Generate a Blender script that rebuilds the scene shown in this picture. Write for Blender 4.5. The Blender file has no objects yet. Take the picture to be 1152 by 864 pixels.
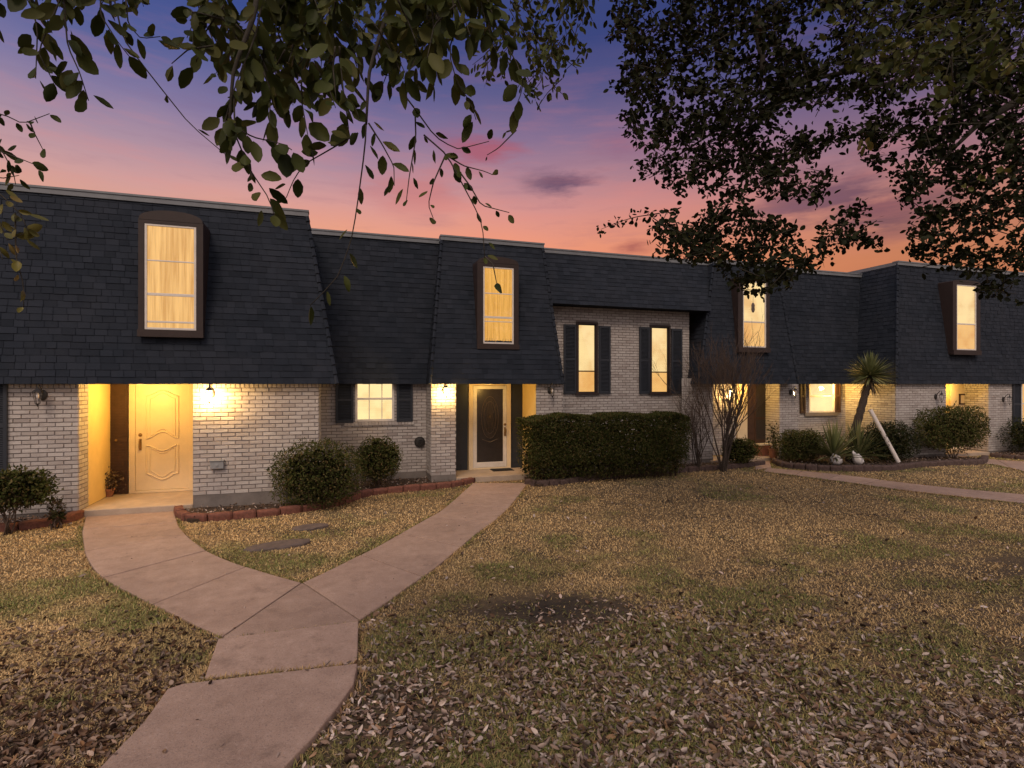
import bpy, bmesh, math, random
import numpy as np
from mathutils import Vector, Matrix

R = math.radians
rng = np.random.default_rng(7)
random.seed(7)
sc = bpy.context.scene
COL = sc.collection

# ------------------------------------------------------------------ camera
YAW = R(18.0); ZC = 2.15; F = 620.0; CY, SY = math.cos(YAW), math.sin(YAW)
cd = bpy.data.cameras.new("camera"); cam = bpy.data.objects.new("camera", cd); COL.objects.link(cam)
cam.location = (0, 0, ZC); cam.rotation_euler = (R(90), 0, -YAW)
cd.sensor_width = 36; cd.lens = 36 * F / 1152; cd.clip_start = 0.05; cd.clip_end = 2000
sc.camera = cam
sc.view_settings.view_transform = 'Standard'; sc.view_settings.look = 'None'
sc.view_settings.exposure = 0.0; sc.view_settings.gamma = 1.0
sc.view_settings.use_curve_mapping = False
sc.cycles.max_bounces = 6; sc.cycles.transparent_max_bounces = 8
sc.cycles.sample_clamp_indirect = 4.0
sc.cycles.use_denoising = True


class G:
    """node helper"""
    def __init__(s, nt): s.nt = nt
    def n(s, t, **kw):
        o = s.nt.nodes.new(t)
        for k, v in kw.items():
            if hasattr(o, k): setattr(o, k, v)
        return o
    def l(s, a, b): s.nt.links.new(a, b)
    def math(s, op, a, b=None, clamp=False):
        m = s.n('ShaderNodeMath', operation=op); m.use_clamp = clamp
        for i, v in enumerate((a, b)):
            if v is None: continue
            if isinstance(v, (int, float)): m.inputs[i].default_value = v
            else: s.l(v, m.inputs[i])
        return m.outputs[0]
    def ramp(s, fac, stops, interp='LINEAR'):
        r = s.n('ShaderNodeValToRGB'); e = r.color_ramp.elements; r.color_ramp.interpolation = interp
        while len(e) > 1: e.remove(e[-1])
        e[0].position = stops[0][0]; e[0].color = (*stops[0][1], 1)
        for p, c in stops[1:]:
            x = e.new(p); x.color = (*c, 1)
        s.l(fac, r.inputs[0]); return r.outputs[0]
    def mix(s, fac, a, b, mode='MIX'):
        m = s.n('ShaderNodeMix', data_type='RGBA', blend_type=mode)
        for i, v in ((0, fac), (6, a), (7, b)):
            if isinstance(v, (int, float)): m.inputs[i].default_value = v
            elif isinstance(v, tuple): m.inputs[i].default_value = (*v, 1)
            else: s.l(v, m.inputs[i])
        return m.outputs[2]
    def noise(s, vec, scale, detail=4, rough=0.55):
        t = s.n('ShaderNodeTexNoise'); t.inputs['Scale'].default_value = scale
        t.inputs['Detail'].default_value = detail; t.inputs['Roughness'].default_value = rough
        if vec is not None: s.l(vec, t.inputs['Vector'])
        return t.outputs['Fac']


# ------------------------------------------------------------------ world: dusk sky
def viewdir(px, py):
    v = Vector(((px - 576) / F, 1.0, -(py - 432) / F)).normalized()
    return Vector((v.x * CY + v.y * SY, v.y * CY - v.x * SY, v.z))

w = bpy.data.worlds.new("World"); sc.world = w; w.use_nodes = True
nt = w.node_tree; nt.nodes.clear(); g = G(nt)
out = g.n('ShaderNodeOutputWorld'); bg = g.n('ShaderNodeBackground'); g.l(bg.outputs[0], out.inputs[0])
tc = g.n('ShaderNodeTexCoord'); sep = g.n('ShaderNodeSeparateXYZ'); g.l(tc.outputs['Generated'], sep.inputs[0])
X, Y, Z = sep.outputs
wob = g.noise(tc.outputs['Generated'], 3.0, 3)
zz = g.math('ADD', Z, g.math('MULTIPLY', g.math('SUBTRACT', wob, 0.5), 0.05))
front = g.ramp(zz, [(0.0, (.85, .24, .07)), (0.19, (.95, .32, .14)), (0.245, (.88, .33, .20)), (0.30, (.70, .30, .27)),
                    (0.345, (.47, .245, .29)), (0.405, (.25, .168, .29)), (0.46, (.115, .108, .255)), (0.53, (.048, .066, .215)),
                    (0.68, (.05, .068, .20)), (1.0, (.20, .19, .26))])
# sunset glow strongest straight ahead, duller to the right and paler to the left
side = g.math('MULTIPLY', g.math('SUBTRACT', g.math('MULTIPLY', X, CY), g.math('MULTIPLY', Y, SY)), 1.0)
sr = g.ramp(g.math('ADD', g.math('MULTIPLY', side, 0.5), 0.5), [(0.1, (.84, 1.16, 1.28)), (0.32, (.95, 1.12, 1.18)), (0.5, (1, 1, 1)), (0.62, (.86, .86, .9)), (0.8, (.58, .64, .74))])
front = g.mix(1.0, front, sr, 'MULTIPLY')
# dark wisps of cloud
cn = g.n('ShaderNodeMapping'); cn.inputs['Scale'].default_value = (5, 5, 22); g.l(tc.outputs['Generated'], cn.inputs[0])
wisps = g.noise(cn.outputs[0], 1.6, 6, 0.6)
for (px, py, rad, col, amt) in [(632, 207, .085, (.16, .09, .15), .95), (660, 199, .075, (.2, .10, .16), .75), (545, 168, .10, (.42, .10, .14), .75), (705, 165, .09, (.30, .12, .2), .4),
                                (712, 279, .05, (.33, .09, .09), .7), (925, 225, .17, (.13, .065, .11), .75), (1000, 240, .13, (.12, .06, .1), .7), (470, 215, .12, (.6, .18, .17), .5)]:
    d = viewdir(px, py)
    sub = g.n('ShaderNodeVectorMath', operation='SUBTRACT'); g.l(tc.outputs['Generated'], sub.inputs[0]); sub.inputs[1].default_value = d
    mul = g.n('ShaderNodeVectorMath', operation='MULTIPLY'); g.l(sub.outputs[0], mul.inputs[0]); mul.inputs[1].default_value = (1, 1, 2.6)
    ln = g.n('ShaderNodeVectorMath', operation='LENGTH'); g.l(mul.outputs[0], ln.inputs[0])
    m = g.math('SUBTRACT', 1.0, g.math('DIVIDE', ln.outputs['Value'], rad))
    m = g.math('ADD', g.math('MULTIPLY', m, 1.1), g.math('MULTIPLY', g.math('SUBTRACT', wisps, 0.52), 3.6))
    m = g.math('MULTIPLY', g.math('MULTIPLY', m, 1.2, clamp=True), g.math('SUBTRACT', 1.25, g.math('DIVIDE', ln.outputs['Value'], rad), clamp=True))
    front = g.mix(g.math('MULTIPLY', m, amt), front, col)
st = g.n('ShaderNodeMapping'); st.inputs['Scale'].default_value = (2.2, 2.2, 16); st.inputs['Rotation'].default_value = (.05, .03, 0); g.l(tc.outputs['Generated'], st.inputs[0])
streak = g.noise(st.outputs[0], 2.4, 7, .62)
band = g.ramp(Z, [(.16, (0, 0, 0)), (.24, (1, 1, 1)), (.42, (.8, .8, .8)), (.55, (0, 0, 0))])
sk = g.math('MULTIPLY', g.math('MULTIPLY', g.math('SUBTRACT', streak, .50, clamp=True), 3.2, clamp=True), band)
front = g.mix(g.math('MULTIPLY', sk, .55), front, g.mix(.5, front, (.85, .26, .20)))
dk = g.math('MULTIPLY', g.math('MULTIPLY', g.math('SUBTRACT', .47, streak, clamp=True), 4.0, clamp=True), band)
front = g.mix(g.math('MULTIPLY', dk, .30), front, (.22, .11, .20))
# unseen sky behind the camera, made paler and brighter to light the ground
back = g.ramp(Z, [(0.0, (.60, .48, .44)), (0.35, (.88, .74, .70)), (1.0, (.56, .54, .64))])
fw = g.math('ADD', g.math('MULTIPLY', X, SY), g.math('MULTIPLY', Y, CY))
bk = g.math('ADD', g.math('MULTIPLY', fw, -1.9), 0.55, clamp=True)
sky = g.mix(bk, front, back)
g.l(sky, bg.inputs['Color']); bg.inputs['Strength'].default_value = 1.0
BG = bg

sl = bpy.data.lights.new("fill_sun", 'SUN'); so = bpy.data.objects.new("fill_sun", sl); COL.objects.link(so)
sl.energy = 1.7; sl.angle = R(20); sl.color = (1.0, .77, .58)  # soft added sun from behind the camera, brightens lawn and walls
so.rotation_euler = Vector((.28, .62, -.75)).to_track_quat('-Z', 'Y').to_euler()


# ------------------------------------------------------------------ unprojection helpers
def rayk(px):
    u = (px - 576) / F
    return u * CY + SY, CY - u * SY          # world X, Y per unit depth
def sx(px, D):                               # X of picture column px on the plane Y = D
    a, b = rayk(px); return a * D / b
def zz_(px, py, D):                          # height on that plane
    a, b = rayk(px); return ZC - (py - 432) * D / b / F
def p3(px, py, depth):
    a, b = rayk(px); return Vector((a * depth, b * depth, ZC - (py - 432) * depth / F))

def sstep(a, b, x):
    t = np.clip((x - a) / (b - a), 0, 1); return t * t * (3 - 2 * t)
def gz(x, y):
    x = np.asarray(x, float); y = np.asarray(y, float)
    rise = 0.19 * (1 - sstep(3.3, 5.6, y))
    h1 = 0.035 * (1 - sstep(-1.4, 1.6, x)) * sstep(6.3, 9, y)
    bump = 0.012 * np.sin(x * 1.7 + 1.3 * np.sin(y * .9)) * np.sin(y * 1.3 + .7)
    return rise + h1 + bump * sstep(11.5, 9.5, y)
def gp(px, py, dz=0.0):
    z = dz
    for _ in range(12):
        a, b = rayk(px); d = (ZC - z) * F / (py - 432.0)
        x, y = a * d, b * d; z = float(gz(x, y)) + dz
    return Vector((x, y, z))

def lattice(seed):
    t = np.random.default_rng(seed).random((64, 64))
    def f(x, y, s):
        x = np.asarray(x) * s + 1000; y = np.asarray(y) * s + 1000
        xi = np.floor(x).astype(int); yi = np.floor(y).astype(int); fx = x - xi; fy = y - yi
        fx = fx * fx * (3 - 2 * fx); fy = fy * fy * (3 - 2 * fy)
        h = lambda a, b: t[a % 64, b % 64]
        return (h(xi, yi) * (1 - fx) + h(xi + 1, yi) * fx) * (1 - fy) + (h(xi, yi + 1) * (1 - fx) + h(xi + 1, yi + 1) * fx) * fy
    return f
N1, N2, N3 = lattice(1), lattice(2), lattice(3)
def fbm(f, x, y, s): return (f(x, y, s) + .5 * f(x, y, s * 2.1) + .25 * f(x, y, s * 4.3)) / 1.75

def inpoly(x, y, poly):
    r = np.zeros(np.shape(x), bool); n = len(poly)
    for i in range(n):
        x0, y0 = poly[i][0], poly[i][1]; x1, y1 = poly[(i + 1) % n][0], poly[(i + 1) % n][1]
        if y0 == y1: continue
        c = ((y0 > y) != (y1 > y)) & (x < (x1 - x0) * (y - y0) / (y1 - y0) + x0)
        r ^= c
    return r


# ------------------------------------------------------------------ objects and meshes
def tag(o, label=None, cat=None, group=None, kind=None):
    for k, v in (('label', label), ('category', cat), ('group', group), ('kind', kind)):
        if v: o[k] = v
    return o
def empty(name, loc=(0, 0, 0), rz=0):
    o = bpy.data.objects.new(name, None); COL.objects.link(o); o.location = loc; o.rotation_euler = (0, 0, rz)
    o.empty_display_size = .2
    return o
def link_mesh(name, me, mats, parent=None):
    for m in (mats if isinstance(mats, (list, tuple)) else [mats]): me.materials.append(m)
    o = bpy.data.objects.new(name, me); COL.objects.link(o)
    if parent: 
        o.parent = parent
        o.matrix_parent_inverse = Matrix.Translation(parent.location if parent.parent is None else Vector((0, 0, 0))).inverted() if parent.parent is None else Matrix()
    return o

class MB:
    def __init__(s): s.v = []; s.f = []; s.m = []
    def face(s, pts, mi=0):
        i = len(s.v); s.v += [tuple(p) for p in pts]; s.f.append(tuple(range(i, i + len(pts)))); s.m.append(mi)
    def hexa(s, p, mi=0):                    # 8 corners: bottom ring, top ring
        i = len(s.v); s.v += [tuple(q) for q in p]
        for f in ((0, 3, 2, 1), (4, 5, 6, 7), (0, 1, 5, 4), (1, 2, 6, 5), (2, 3, 7, 6), (3, 0, 4, 7)):
            s.f.append(tuple(i + k for k in f)); s.m.append(mi)
    def box(s, x0, x1, y0, y1, z0, z1, mi=0):
        s.hexa([(x0, y0, z0), (x1, y0, z0), (x1, y1, z0), (x0, y1, z0), (x0, y0, z1), (x1, y0, z1), (x1, y1, z1), (x0, y1, z1)], mi)
    def tube(s, pts, rad, n=8, mi=0, cap=True):
        pts = [Vector(p) for p in pts]; k = len(pts)
        if isinstance(rad, (int, float)): rad = [rad] * k
        base = len(s.v); up = None
        for i, p in enumerate(pts):
            t = (pts[min(i + 1, k - 1)] - pts[max(i - 1, 0)])
            t = t.normalized() if t.length > 1e-9 else Vector((0, 0, 1))
            if up is None: up = Vector((0, 0, 1)) if abs(t.z) < .9 else Vector((1, 0, 0))
            a = t.cross(up).normalized(); up = a.cross(t).normalized()
            for j in range(n):
                an = 2 * math.pi * j / n
                s.v.append(tuple(p + (a * math.cos(an) + up * math.sin(an)) * rad[i]))
        for i in range(k - 1):
            for j in range(n):
                a, b = base + i * n + j, base + i * n + (j + 1) % n
                s.f.append((a, b, b + n, a + n)); s.m.append(mi)
        if cap:
            s.f.append(tuple(base + j for j in range(n))[::-1]); s.m.append(mi)
            s.f.append(tuple(base + (k - 1) * n + j for j in range(n))); s.m.append(mi)
    def lathe(s, c, prof, n=16, mi=0, sq=1.0):
        base = len(s.v); k = len(prof)
        for r, z in prof:
            for j in range(n):
                an = 2 * math.pi * (j + .5) / n
                s.v.append((c[0] + r * math.cos(an), c[1] + r * math.sin(an) * sq, c[2] + z))
        for i in range(k - 1):
            for j in range(n):
                a, b = base + i * n + j, base + i * n + (j + 1) % n
                s.f.append((a, b, b + n, a + n)); s.m.append(mi)
        s.f.append(tuple(base + j for j in range(n))[::-1]); s.m.append(mi)
        s.f.append(tuple(base + (k - 1) * n + j for j in range(n))); s.m.append(mi)
    def prism(s, poly, z0, z1, mi=0):        # vertical prism over a plan polygon; z may be lists
        n = len(poly); z0 = z0 if hasattr(z0, '__len__') else [z0] * n; z1 = z1 if hasattr(z1, '__len__') else [z1] * n
        i = len(s.v); s.v += [(p[0], p[1], z) for p, z in zip(poly, z0)] + [(p[0], p[1], z) for p, z in zip(poly, z1)]
        s.f.append(tuple(i + k for k in range(n))[::-1]); s.m.append(mi)
        s.f.append(tuple(i + n + k for k in range(n))); s.m.append(mi)
        for k in range(n):
            a, b = k, (k + 1) % n; s.f.append((i + a, i + b, i + n + b, i + n + a)); s.m.append(mi)
    def build(s, name, mats, parent=None, smooth=False, bevel=0, recalc=True):
        me = bpy.data.meshes.new(name); me.from_pydata(s.v, [], s.f)
        me.polygons.foreach_set('material_index', s.m)
        if recalc:
            bm = bmesh.new(); bm.from_mesh(me); bmesh.ops.recalc_face_normals(bm, faces=bm.faces)
            bm.to_mesh(me); bm.free()
        if smooth: me.polygons.foreach_set('use_smooth', [True] * len(me.polygons))
        o = link_mesh(name, me, mats, parent)
        if bevel:
            b = o.modifiers.new('bevel', 'BEVEL'); b.width = bevel; b.segments = 2; b.limit_method = 'ANGLE'
        return o

def np_mesh(name, V, tri=None, quad=None, colors=None, smooth=False):
    me = bpy.data.meshes.new(name)
    loops = []; starts = []; n = 0
    if tri is not None and len(tri): loops.append(tri.ravel()); starts.append(np.arange(len(tri)) * 3); n = len(tri) * 3
    if quad is not None and len(quad): loops.append(quad.ravel()); starts.append(n + np.arange(len(quad)) * 4)
    loops = np.concatenate(loops).astype(np.int32); starts = np.concatenate(starts).astype(np.int32)
    me.vertices.add(len(V)); me.vertices.foreach_set('co', np.asarray(V, np.float32).ravel())
    me.loops.add(len(loops)); me.loops.foreach_set('vertex_index', loops)
    me.polygons.add(len(starts)); me.polygons.foreach_set('loop_start', starts)
    if smooth: me.polygons.foreach_set('use_smooth', np.ones(len(starts), bool))
    me.update(calc_edges=True)
    if colors is not None:
        a = me.color_attributes.new('Col', 'FLOAT_COLOR', 'POINT')
        a.data.foreach_set('color', np.concatenate([colors, np.ones((len(colors), 1))], 1).astype(np.float32).ravel())
    return me

LEAF_V = np.array([(0, 0, 0), (.16, 0, -.03), (.42, 0, -.06), (.72, 0, -.04), (1, 0, .06), (.12, .22, .03), (.36, .43, .07), (.66, .40, .07), (.89, .21, .06), (.12, -.22, .03), (.36, -.43, .07), (.66, -.40, .07), (.89, -.21, .06)], float)
LEAF_T = np.array([(0, 9, 1), (0, 1, 5)]); LEAF_Q = np.array([(1, 9, 10, 2), (1, 2, 6, 5), (2, 10, 11, 3), (2, 3, 7, 6), (3, 11, 12, 4), (3, 4, 8, 7)])
DIA_V = np.array([(0, 0, 0), (.5, .36, .08), (1, 0, 0), (.5, -.36, .08)], float); DIA_T = np.array([(0, 3, 2), (0, 2, 1)])
LOBE_V = np.array([(0, 0, 0), (.3, .30, .05), (.42, .17, 0), (.62, .42, .07), (.72, .2, 0), (1, 0, -.04), (.72, -.2, 0), (.62, -.42, .07), (.42, -.17, 0), (.3, -.30, .05)], float)
LOBE_T = np.array([(0, 2, 1), (2, 4, 3), (0, 9, 8), (8, 7, 6)]); LOBE_Q = np.array([(0, 8, 4, 2), (8, 6, 5, 4)])
LOBE_Q = np.array([(0, 8, 6, 2), (2, 6, 5, 4)])
def frames(axis, nrm):
    a = axis / np.maximum(np.linalg.norm(axis, axis=1, keepdims=True), 1e-9)
    n = nrm - a * np.sum(a * nrm, 1, keepdims=True); n /= np.maximum(np.linalg.norm(n, axis=1, keepdims=True), 1e-9)
    return a, np.cross(n, a), n
def leaves_mesh(name, P, axis, nrm, L, Wd, tmpl='leaf', colors=None, curl=None):
    V0, T0, Q0 = {'leaf': (LEAF_V, LEAF_T, LEAF_Q), 'dia': (DIA_V, DIA_T, None), 'lobe': (LOBE_V, LOBE_T, LOBE_Q)}[tmpl]
    n, k = len(P), len(V0); a, b, c = frames(axis, nrm)
    zc = V0[None, :, 2:3] * (np.ones((n, 1, 1)) if curl is None else curl[:, None, None])
    V = P[:, None, :] + a[:, None, :] * V0[None, :, 0:1] * L[:, None, None] + b[:, None, :] * V0[None, :, 1:2] * Wd[:, None, None] + c[:, None, :] * zc * L[:, None, None]
    off = (np.arange(n) * k)[:, None, None]
    T = (T0[None] + off).reshape(-1, 3); Q = (Q0[None] + off).reshape(-1, 4) if Q0 is not None else None
    cc = np.repeat(colors, k, 0) if colors is not None else None
    return np_mesh(name, V.reshape(-1, 3), T, Q, cc)
def rdir(n):
    v = rng.normal(size=(n, 3)); return v / np.linalg.norm(v, axis=1, keepdims=True)


# ------------------------------------------------------------------ materials
MATS = {}
def base_mat(name):
    m = bpy.data.materials.new(name); m.use_nodes = True; nt = m.node_tree; nt.nodes.clear(); q = G(nt)
    o = q.n('ShaderNodeOutputMaterial'); b = q.n('ShaderNodeBsdfPrincipled'); q.l(b.outputs[0], o.inputs[0])
    MATS[name] = m
    return m, q, b, o
def bump(q, b, h, dist, strength=1.0):
    n = q.n('ShaderNodeBump'); n.inputs['Distance'].default_value = dist; n.inputs['Strength'].default_value = strength
    q.l(h, n.inputs['Height']); q.l(n.outputs[0], b.inputs['Normal'])
def paint(name, col, rough=.6, var=.25, scale=6, bmp=.002, island=0.0, spec=.4, metal=0.0, fine=90):
    m, q, b, o = base_mat(name); t = q.n('ShaderNodeTexCoord'); v = t.outputs['Object']
    n = q.noise(v, scale, 6, .65); n2 = q.noise(v, fine, 3)
    f = q.math('ADD', q.math('MULTIPLY', n, .7), q.math('MULTIPLY', n2, .3))
    lo = tuple(c * (1 - var) for c in col); hi = tuple(min(1, c * (1 + var)) for c in col)
    c = q.ramp(f, [(.3, lo), (.7, hi)])
    if island:
        ge = q.n('ShaderNodeNewGeometry')
        k = q.math('ADD', q.math('MULTIPLY', ge.outputs['Random Per Island'], island * 2), 1 - island)
        cx = q.n('ShaderNodeCombineXYZ'); [q.l(k, cx.inputs[i]) for i in range(3)]
        c = q.mix(1.0, c, cx.outputs[0], 'MULTIPLY')
    q.l(c, b.inputs['Base Color']); b.inputs['Roughness'].default_value = rough
    b.inputs['Specular IOR Level'].default_value = spec; b.inputs['Metallic'].default_value = metal
    if bmp: bump(q, b, f, bmp)
    return m
def leafmat(name, cols, rough=.55, trans=.25, attr=False, spec=.3):
    m, q, b, o = base_mat(name)
    if attr:
        a = q.n('ShaderNodeVertexColor'); a.layer_name = 'Col'; c = a.outputs['Color']
    else:
        ge = q.n('ShaderNodeNewGeometry'); n = len(cols)
        c = q.ramp(ge.outputs['Random Per Island'], [(i / max(1, n - 1), cc) for i, cc in enumerate(cols)])
    q.l(c, b.inputs['Base Color']); b.inputs['Roughness'].default_value = rough; b.inputs['Specular IOR Level'].default_value = spec
    if trans:
        tr = q.n('ShaderNodeBsdfTranslucent'); q.l(c, tr.inputs['Color'])
        mx = q.n('ShaderNodeMixShader'); mx.inputs[0].default_value = trans
        q.l(b.outputs[0], mx.inputs[1]); q.l(tr.outputs[0], mx.inputs[2]); q.l(mx.outputs[0], o.inputs[0])
    return m

# whitewashed brick: every brick is its own island
m, q, b, o = base_mat('whitewashed_brick'); MB_BRICK = m
t = q.n('ShaderNodeTexCoord'); v = t.outputs['Object']; ge = q.n('ShaderNodeNewGeometry')
c = q.ramp(ge.outputs['Random Per Island'], [(0, (.31, .275, .262)), (.10, (.375, .345, .33)), (.6, (.43, .40, .388)), (1, (.48, .455, .44))])
blot = q.noise(v, 9, 6, .7); wear = q.noise(v, 45, 4, .7)
c = q.mix(q.math('MULTIPLY', q.math('SUBTRACT', blot, .5, clamp=True), 1.6, clamp=True), c, (.24, .19, .17))
c = q.mix(q.math('MULTIPLY', q.math('SUBTRACT', wear, .58, clamp=True), 4.0, clamp=True), c, (.25, .17, .14))
q.l(c, b.inputs['Base Color']); b.inputs['Roughness'].default_value = .62; b.inputs['Specular IOR Level'].default_value = .35
bump(q, b, q.math('ADD', wear, blot), .006)
MORTAR = paint('mortar', (.185, .162, .155), .9, .35, 5, .004)
FOUND = paint('foundation_concrete', (.17, .15, .14), .85, .35, 3, .006)
# shingles
m, q, b, o = base_mat('slate_shingle'); SHINGLE = m
t = q.n('ShaderNodeTexCoord'); v = t.outputs['Object']; ge = q.n('ShaderNodeNewGeometry')
c = q.ramp(ge.outputs['Random Per Island'], [(0, (.0125, .0175, .028)), (.5, (.018, .0245, .038)), (1, (.026, .033, .049))])
gr = q.noise(v, 260, 2); st = q.noise(v, 1.3, 5, .7)
c = q.mix(q.math('MULTIPLY', gr, .55), c, (.006, .008, .012))
c = q.mix(q.math('MULTIPLY', q.math('SUBTRACT', st, .42, clamp=True), 1.9, clamp=True), c, (.027, .031, .042))
q.l(c, b.inputs['Base Color']); b.inputs['Roughness'].default_value = .88; b.inputs['Specular IOR Level'].default_value = .2
bump(q, b, gr, .003)
CAP = paint('grey_metal_cap', (.155, .168, .19), .5, .2, 4, .001)
TRIM = paint('brown_trim', (.027, .0165, .0155), .6, .25, 8, .002)
DARKBROWN = paint('dark_brown_panel', (.055, .028, .018), .5, .3, 10, .002)
NAVY = paint('dark_navy_shutter', (.022, .027, .038), .5, .25, 10, .001)
CREAM = paint('cream_paint', (.70, .58, .40), .45, .08, 4, .001)
WHITE = paint('white_frame', (.66, .62, .58), .45, .12, 8, .001)
YELLOWP = paint('warm_cream_plaster', (.70, .52, .22), .7, .1, 3, .002)
IRON = paint('black_iron', (.02, .018, .017), .45, .3, 20, .001, spec=.5)
BRASS = paint('aged_brass', (.32, .21, .09), .35, .2, 20, 0, metal=.8)
BRONZE = paint('dark_screen', (.030, .024, .022), .35, .3, 12, .001, spec=.5)
GREYBOX = paint('grey_plastic', (.24, .25, .26), .5, .15, 12, .001)
REDBRICK = paint('red_brick', (.24, .09, .05), .8, .4, 30, .006)
EDGE_RED = paint('red_edging', (.155, .062, .045), .88, .5, 14, .012, fine=60)
EDGE_DARK = paint('dark_stone_edging', (.075, .050, .045), .92, .5, 14, .015, fine=60)
MULCH = paint('mulch', (.050, .032, .022), .95, .7, 18, .03, fine=120)
STONE = paint('flat_stone', (.11, .085, .078), .85, .4, 12, .006)
WHITESTONE = paint('white_stone', (.72, .69, .68), .7, .12, 12, .01)
WHITEPOLE = paint('white_pole', (.58, .54, .52), .55, .18, 12, .001)
MATBLK = paint('door_mat', (.025, .022, .02), .95, .4, 60, .006)
TERRA = paint('terracotta', (.30, .13, .07), .8, .25, 15, .003)
PORCH = paint('porch_concrete', (.40, .32, .25), .7, .2, 4, .003)
BARK = paint('bark', (.060, .046, .038), .95, .5, 30, .02)
TWIG = paint('twig', (.040, .034, .026), .9, .4, 40, .004)
YTRUNK = paint('yucca_trunk', (.045, .034, .028), .95, .6, 25, .03)
DEADWOOD = paint('bare_twigs', (.085, .058, .045), .9, .4, 40, .004)

# concrete walk
m, q, b, o = base_mat('walk_concrete'); CONC = m
t = q.n('ShaderNodeTexCoord'); v = t.outputs['Object']
big = q.noise(v, .8, 5, .65); mid = q.noise(v, 7, 5, .65); fine = q.noise(v, 85, 4, .75)
c = q.ramp(q.math('ADD', q.math('MULTIPLY', big, .5), q.math('MULTIPLY', mid, .5)), [(.34, (.27, .183, .146)), (.55, (.38, .268, .215)), (.7, (.46, .335, .275))])
c = q.mix(q.math('MULTIPLY', q.math('SUBTRACT', fine, .52, clamp=True), 5.0, clamp=True), c, (.17, .125, .105))
c = q.mix(q.math('MULTIPLY', q.math('SUBTRACT', q.noise(v, 38, 6, .8), .56, clamp=True), 5.0, clamp=True), c, (.50, .40, .35))
c = q.mix(q.math('MULTIPLY', q.math('SUBTRACT', q.noise(v, 330, 2), .60, clamp=True), 6, clamp=True), c, (.56, .48, .45))
c = q.mix(q.math('MULTIPLY', q.math('SUBTRACT', q.noise(v, 2.2, 6, .75), .565, clamp=True), 5, clamp=True), c, (.18, .125, .10))
ge = q.n('ShaderNodeNewGeometry'); k = q.math('ADD', q.math('MULTIPLY', ge.outputs['Random Per Island'], .16), .92); cx = q.n('ShaderNodeCombineXYZ'); [q.l(k, cx.inputs[i]) for i in range(3)]; c = q.mix(1.0, c, cx.outputs[0], 'MULTIPLY')
q.l(c, b.inputs['Base Color']); b.inputs['Roughness'].default_value = .8; b.inputs['Specular IOR Level'].default_value = .3
bump(q, b, q.math('ADD', fine, q.math('MULTIPLY', mid, .5)), .004)
# soil under the grass
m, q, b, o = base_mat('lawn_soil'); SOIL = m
t = q.n('ShaderNodeTexCoord'); v = t.outputs['Object']
c = q.ramp(q.noise(v, 14, 6, .7), [(.3, (.075, .052, .029)), (.55, (.17, .12, .062)), (.75, (.30, .215, .115))])
c = q.mix(q.math('MULTIPLY', q.math('SUBTRACT', q.noise(v, 1.1, 5, .65), .50, clamp=True), 6.0, clamp=True), c, (.030, .021, .015))
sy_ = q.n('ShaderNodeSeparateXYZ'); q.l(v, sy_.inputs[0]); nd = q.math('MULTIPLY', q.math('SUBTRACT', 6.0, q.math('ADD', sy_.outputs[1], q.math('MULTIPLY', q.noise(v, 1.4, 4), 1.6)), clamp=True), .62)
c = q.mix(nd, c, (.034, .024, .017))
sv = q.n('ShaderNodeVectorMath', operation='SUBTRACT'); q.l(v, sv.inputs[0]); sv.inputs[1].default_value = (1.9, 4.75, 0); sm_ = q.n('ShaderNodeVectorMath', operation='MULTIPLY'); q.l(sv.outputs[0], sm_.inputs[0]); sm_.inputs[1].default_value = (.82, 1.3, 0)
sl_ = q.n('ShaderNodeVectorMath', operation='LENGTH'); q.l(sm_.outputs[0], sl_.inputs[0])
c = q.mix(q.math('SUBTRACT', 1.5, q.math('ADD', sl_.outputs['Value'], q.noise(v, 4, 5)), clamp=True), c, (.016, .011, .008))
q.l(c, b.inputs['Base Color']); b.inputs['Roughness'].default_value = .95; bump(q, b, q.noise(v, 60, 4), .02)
GRASS = leafmat('grass_blades', None, .7, .2, attr=True, spec=.15)
DEADLEAF = leafmat('fallen_leaf', None, .75, .12, attr=True, spec=.2)
BOXLEAF = leafmat('boxwood_leaf', [(.024, .032, .008), (.046, .058, .016), (.066, .078, .022), (.095, .095, .034), (.13, .088, .040)], .6, .12, spec=.06)
REDLEAF = leafmat('red_tinged_leaf', [(.055, .03, .018), (.035, .042, .015), (.10, .052, .03), (.05, .06, .022), (.13, .085, .045)], .55, .15, spec=.1)
DARKLEAF = leafmat('dark_shrub_leaf', [(.008, .014, .006), (.016, .024, .009), (.03, .038, .013), (.06, .05, .02)], .55, .1, spec=.1)
OAKLEAF = leafmat('oak_leaf', [(.005, .007, .0025), (.009, .012, .004), (.015, .018, .005), (.011, .014, .0045), (.026, .028, .008)], .6, .05, spec=.12)
OLIVELEAF = leafmat('olive_leaf', [(.018, .025, .006), (.040, .052, .013), (.060, .072, .018), (.028, .036, .010), (.085, .085, .024), (.048, .060, .015)], .55, .22, spec=.15)
YELLOWLEAF = leafmat('yellowing_leaf', [(.10, .10, .025), (.16, .14, .03), (.07, .08, .02), (.25, .17, .05)], .5, .2)
YUCCALEAF = leafmat('yucca_blade', [(.08, .10, .04), (.13, .155, .06), (.19, .205, .085), (.26, .25, .12)], .5, .1)
HEDGELEAF = leafmat('hedge_leaf', [(.022, .030, .008), (.042, .053, .015), (.062, .072, .021), (.090, .090, .032), (.125, .085, .038)], .6, .15, spec=.06)
SHADECORE = leafmat('shade_core_leaf', [(.012, .014, .006), (.024, .026, .010), (.032, .024, .013)], .8, 0, spec=.05)  # core leaves: shade of the bush interior put into their dark colour
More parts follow.
